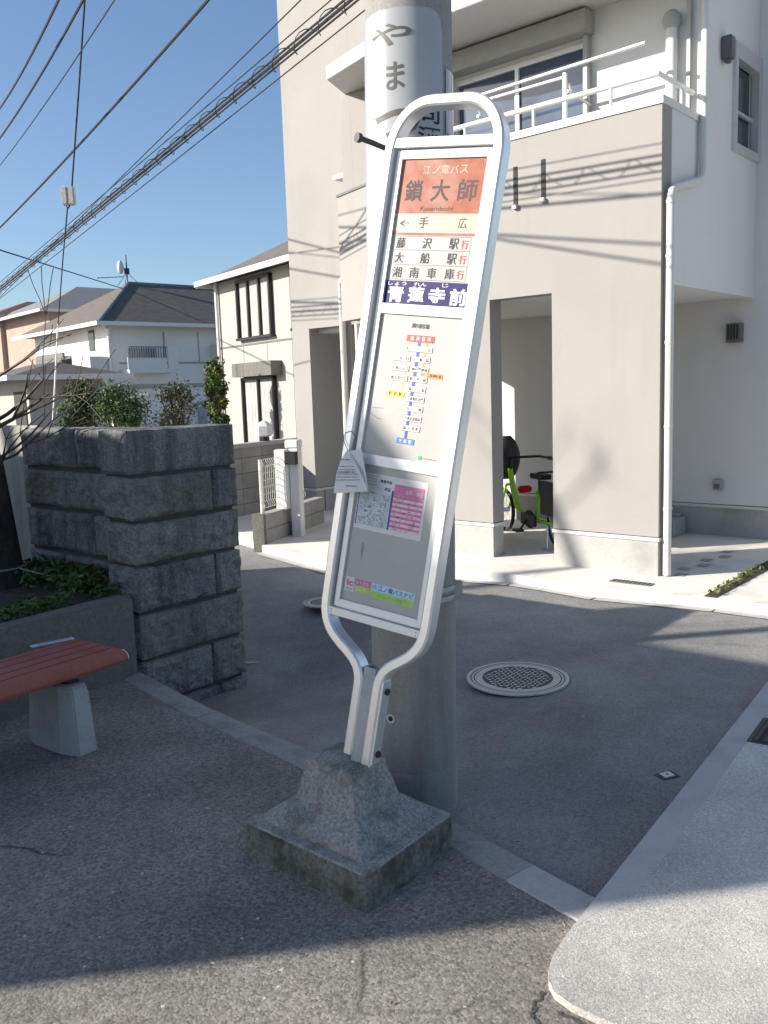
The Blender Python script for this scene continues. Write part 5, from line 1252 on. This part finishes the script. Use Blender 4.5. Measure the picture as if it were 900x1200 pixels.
mb = MB().mat('redlens'); mb.box(.40, .46, .06, .20, .60, .68, Bk); mb.obj('tail_light', bike, bevel=.015)
mb = MB().mat('steeld'); mb.lathe([(.11, -.01), (.11, .01)], (0, 0, 0), 24, capb=True, capt=True)
mb.v = [Bk(.45 + x, .07 + z, .27 + y) for x, y, z in mb.v]; mb.box(.30, .58, .07, .10, .20, .34, Bk); mb.tube([Bk(.45, .1, .27), Bk(.55, .12, .13)], .012, 6); mb.box(.50, .60, .10, .19, .11, .14, Bk); mb.obj('crank', bike, bevel=.006)
mb = MB().mat('chrome'); mb.tube([Bk(.05, .10, .26), Bk(-.02, .14, .02), Bk(.10, .14, .0)], .01, 8); mb.obj('stand', bike)

# ------------------------------------------------------------------ overhead wires
def wire(mb, a, b, sag, r, ext0=0, ext1=0, n=28, ofs=(0, 0, 0)):
    a, b = np.array(a, float), np.array(b, float); d = b - a; a, b = a - d * ext0, b + d * ext1
    mb.tube([a + (b - a) * t + np.array([0, 0, -4 * sag * t * (1 - t)]) + np.array(ofs) for t in np.linspace(0, 1, n)], r, 6)
W0, W1 = np.array([-6.112, 14.671, 3.572]), np.array([-.228, 6.688, 4.369])
bun = thing('cable_bundle', W0, 'thick lashed bundle of black cables rising past the house corner', 'cable bundle')
mb = MB().mat('cable')
for o_, r_ in (((0, 0, 0), .013), ((.02, .0, .05), .009), ((-.02, 0, -.05), .008), ((.03, 0, .13), .005), ((.02, 0, -.12), .005)): wire(mb, W0, W1, .12, r_, 3.0, 1.3, ofs=o_)
mb.obj('cable', bun)
mb = MB().mat('cable'); a, b = W0 - (W1 - W0) * 1.2, W1 + (W1 - W0) * 1.3; d = (b - a) / np.linalg.norm(b - a); s1_ = np.cross(d, [0, 0, 1]); s1_ /= np.linalg.norm(s1_); u1_ = np.cross(s1_, d); n = 1100; Lb = np.linalg.norm(b - a); T_ = np.linalg.norm(W1 - W0)
pts = []
for i in range(n):
    t = i / n; g = -1.2 + 3.5 * t; tt = (g + 3) / 5.3
    c = W0 + (W1 - W0) * g + np.array([0, 0, -4 * .12 * tt * (1 - tt)]); an = t * Lb / .34 * 2 * math.pi
    pts.append(c + (s1_ * math.cos(an) + u1_ * math.sin(an)) * .055)
mb.tube(pts, .004, 4); mb.obj('lashing', bun)
def single(px0, py0, px1, py1, Y0, Y1, r, label, sag=.1):
    mb = MB().mat('cable'); wire(mb, AT(px0, py0, Y0), AT(px1, py1, Y1), sag, r, .25, .5); tag(mb.obj('overhead_wire', smooth=True), label, 'wire', 'overhead wires')
single(0, 262, 231, 0, 13, 6.9, .012, 'thick black overhead wire crossing the blue sky above the lashed bundle')
single(0, 189, 125, 0, 13, 7.5, .006, 'thinnest overhead wire in the upper left sky')
single(0, 156, 89, 0, 11, 7, .011, 'second overhead wire from the upper left corner')
single(0, 121, 61, 0, 11, 7, .011, 'overhead wire nearest the upper left corner')
single(0, 293, 140, 337, 24, 42, .02, 'thin service wire sloping down to the charcoal hip roof', .0)
single(0, 348, 395, -42, 17, 7.2, .006, 'faint lower wire running just below the lashed bundle', .0)
gy = thing('drop_cable', AT(62, 490, 14), 'near vertical drop cable with a small pale closure box', 'cable')
mb = MB().mat('cable'); q = [AT(100, -10, 8.2), AT(92, 110, 9), AT(84, 222, 10)]; mb.tube(q, .009, 6); mb.tube([AT(83, 222, 10), AT(76, 232, 10), AT(79, 245, 10)], .006, 6); mb.tube([AT(84, 222, 10), AT(88, 232, 10), AT(79, 245, 10), AT(74, 300, 11), AT(68, 380, 12.5)], .008, 6); mb.obj('cable', gy)
mb = MB().mat('pipe'); mb.tube([AT(68, 380, 12.5), AT(62, 495, 12.5)], .012, 6); mb.obj('guard_sleeve', gy)
c = AT(80.5, 230, 10); mb = MB().mat('cablebox'); mb.box(c[0] - .07, c[0] + .0, c[1] - .06, c[1] + .02, c[2] - .10, c[2] + .10); mb.box(c[0] + .005, c[0] + .075, c[1] - .06, c[1] + .02, c[2] - .10, c[2] + .095); mb.obj('closure_box', gy, bevel=.012)

# ------------------------------------------------------------------ unseen house and pole, shaped and placed to throw the long street shadow
XS = -6.6; ty, tz = hd[1] / hd[0], math.tan(R(SUN_EL)) / hd[0]
def cast(x, y, z=0.0): return (y - (x - XS) * ty, z + (x - XS) * tz)      # (y, z) on the gable plane whose shadow falls at (x, y, z)
def castS(px, py): return cast(*SP(px, py, 0))
yl = cast(-1.0, 2.235)[0]
edge = [castS(513, 655), castS(500, 612), castS(482, 565), castS(455, 524), castS(436, 500)]
r1, r2 = cast(2.16, 4.83), cast(1.50, 5.40)
sl_r = (r2[1] - r1[1]) / (r2[0] - r1[0])
top = edge[-1]; pkz = top[1] + .25
ylow = 8.2; zlow = r2[1] - .55 * (ylow - r2[0])
shade = thing('shade_house', (XS, 4, 0), 'unseen house left of the street, outline shaped to throw the shade', 'house')
poly = [(yl, 0), (ylow, 0), (ylow, 1.5), (6.45, 2.66), (5.32, 3.38), (4.5, 3.72), r2, r1, (top[0] + .25, pkz), top] + edge[::-1][1:] + [(yl, edge[0][1] - .06)]  # outline follows the shadow edges wanted on the sign and road
print('caster', [(round(float(a), 2), round(float(b), 2)) for a, b in poly])
def prismx(mb, poly, x0, x1):
    n = len(poly); mb.add([(x0, y, z) for y, z in poly] + [(x1, y, z) for y, z in poly], [tuple(range(n)), tuple(range(n, 2 * n))[::-1]] + [(i, (i + 1) % n, (i + 1) % n + n, i + n) for i in range(n)])
mb = MB().mat('siding2'); prismx(mb, poly, XS - 5, XS); mb.obj('wall', shade)
for k in range(2):
    mb = MB().mat('glass'); mb.box(XS, XS + .04, 2.6 + k * 1.8, 3.6 + k * 1.8, .8, 1.7); mb.obj('window', shade)
gp0 = (1.58, 5.43); x_ = -5.6; y_ = gp0[1] - (gp0[0] - x_) * ty
p2 = thing('slim_pole', (x_, y_, 0), 'slim pole standing left of the street', 'pole'); mb = MB().mat('polecon'); mb.tube([(x_, y_, 0), (x_, y_, 5.4)], [.07, .055], 16); mb.obj('shaft', p2, smooth=True)  # unseen pole without a lamp, set in line with its shadow band
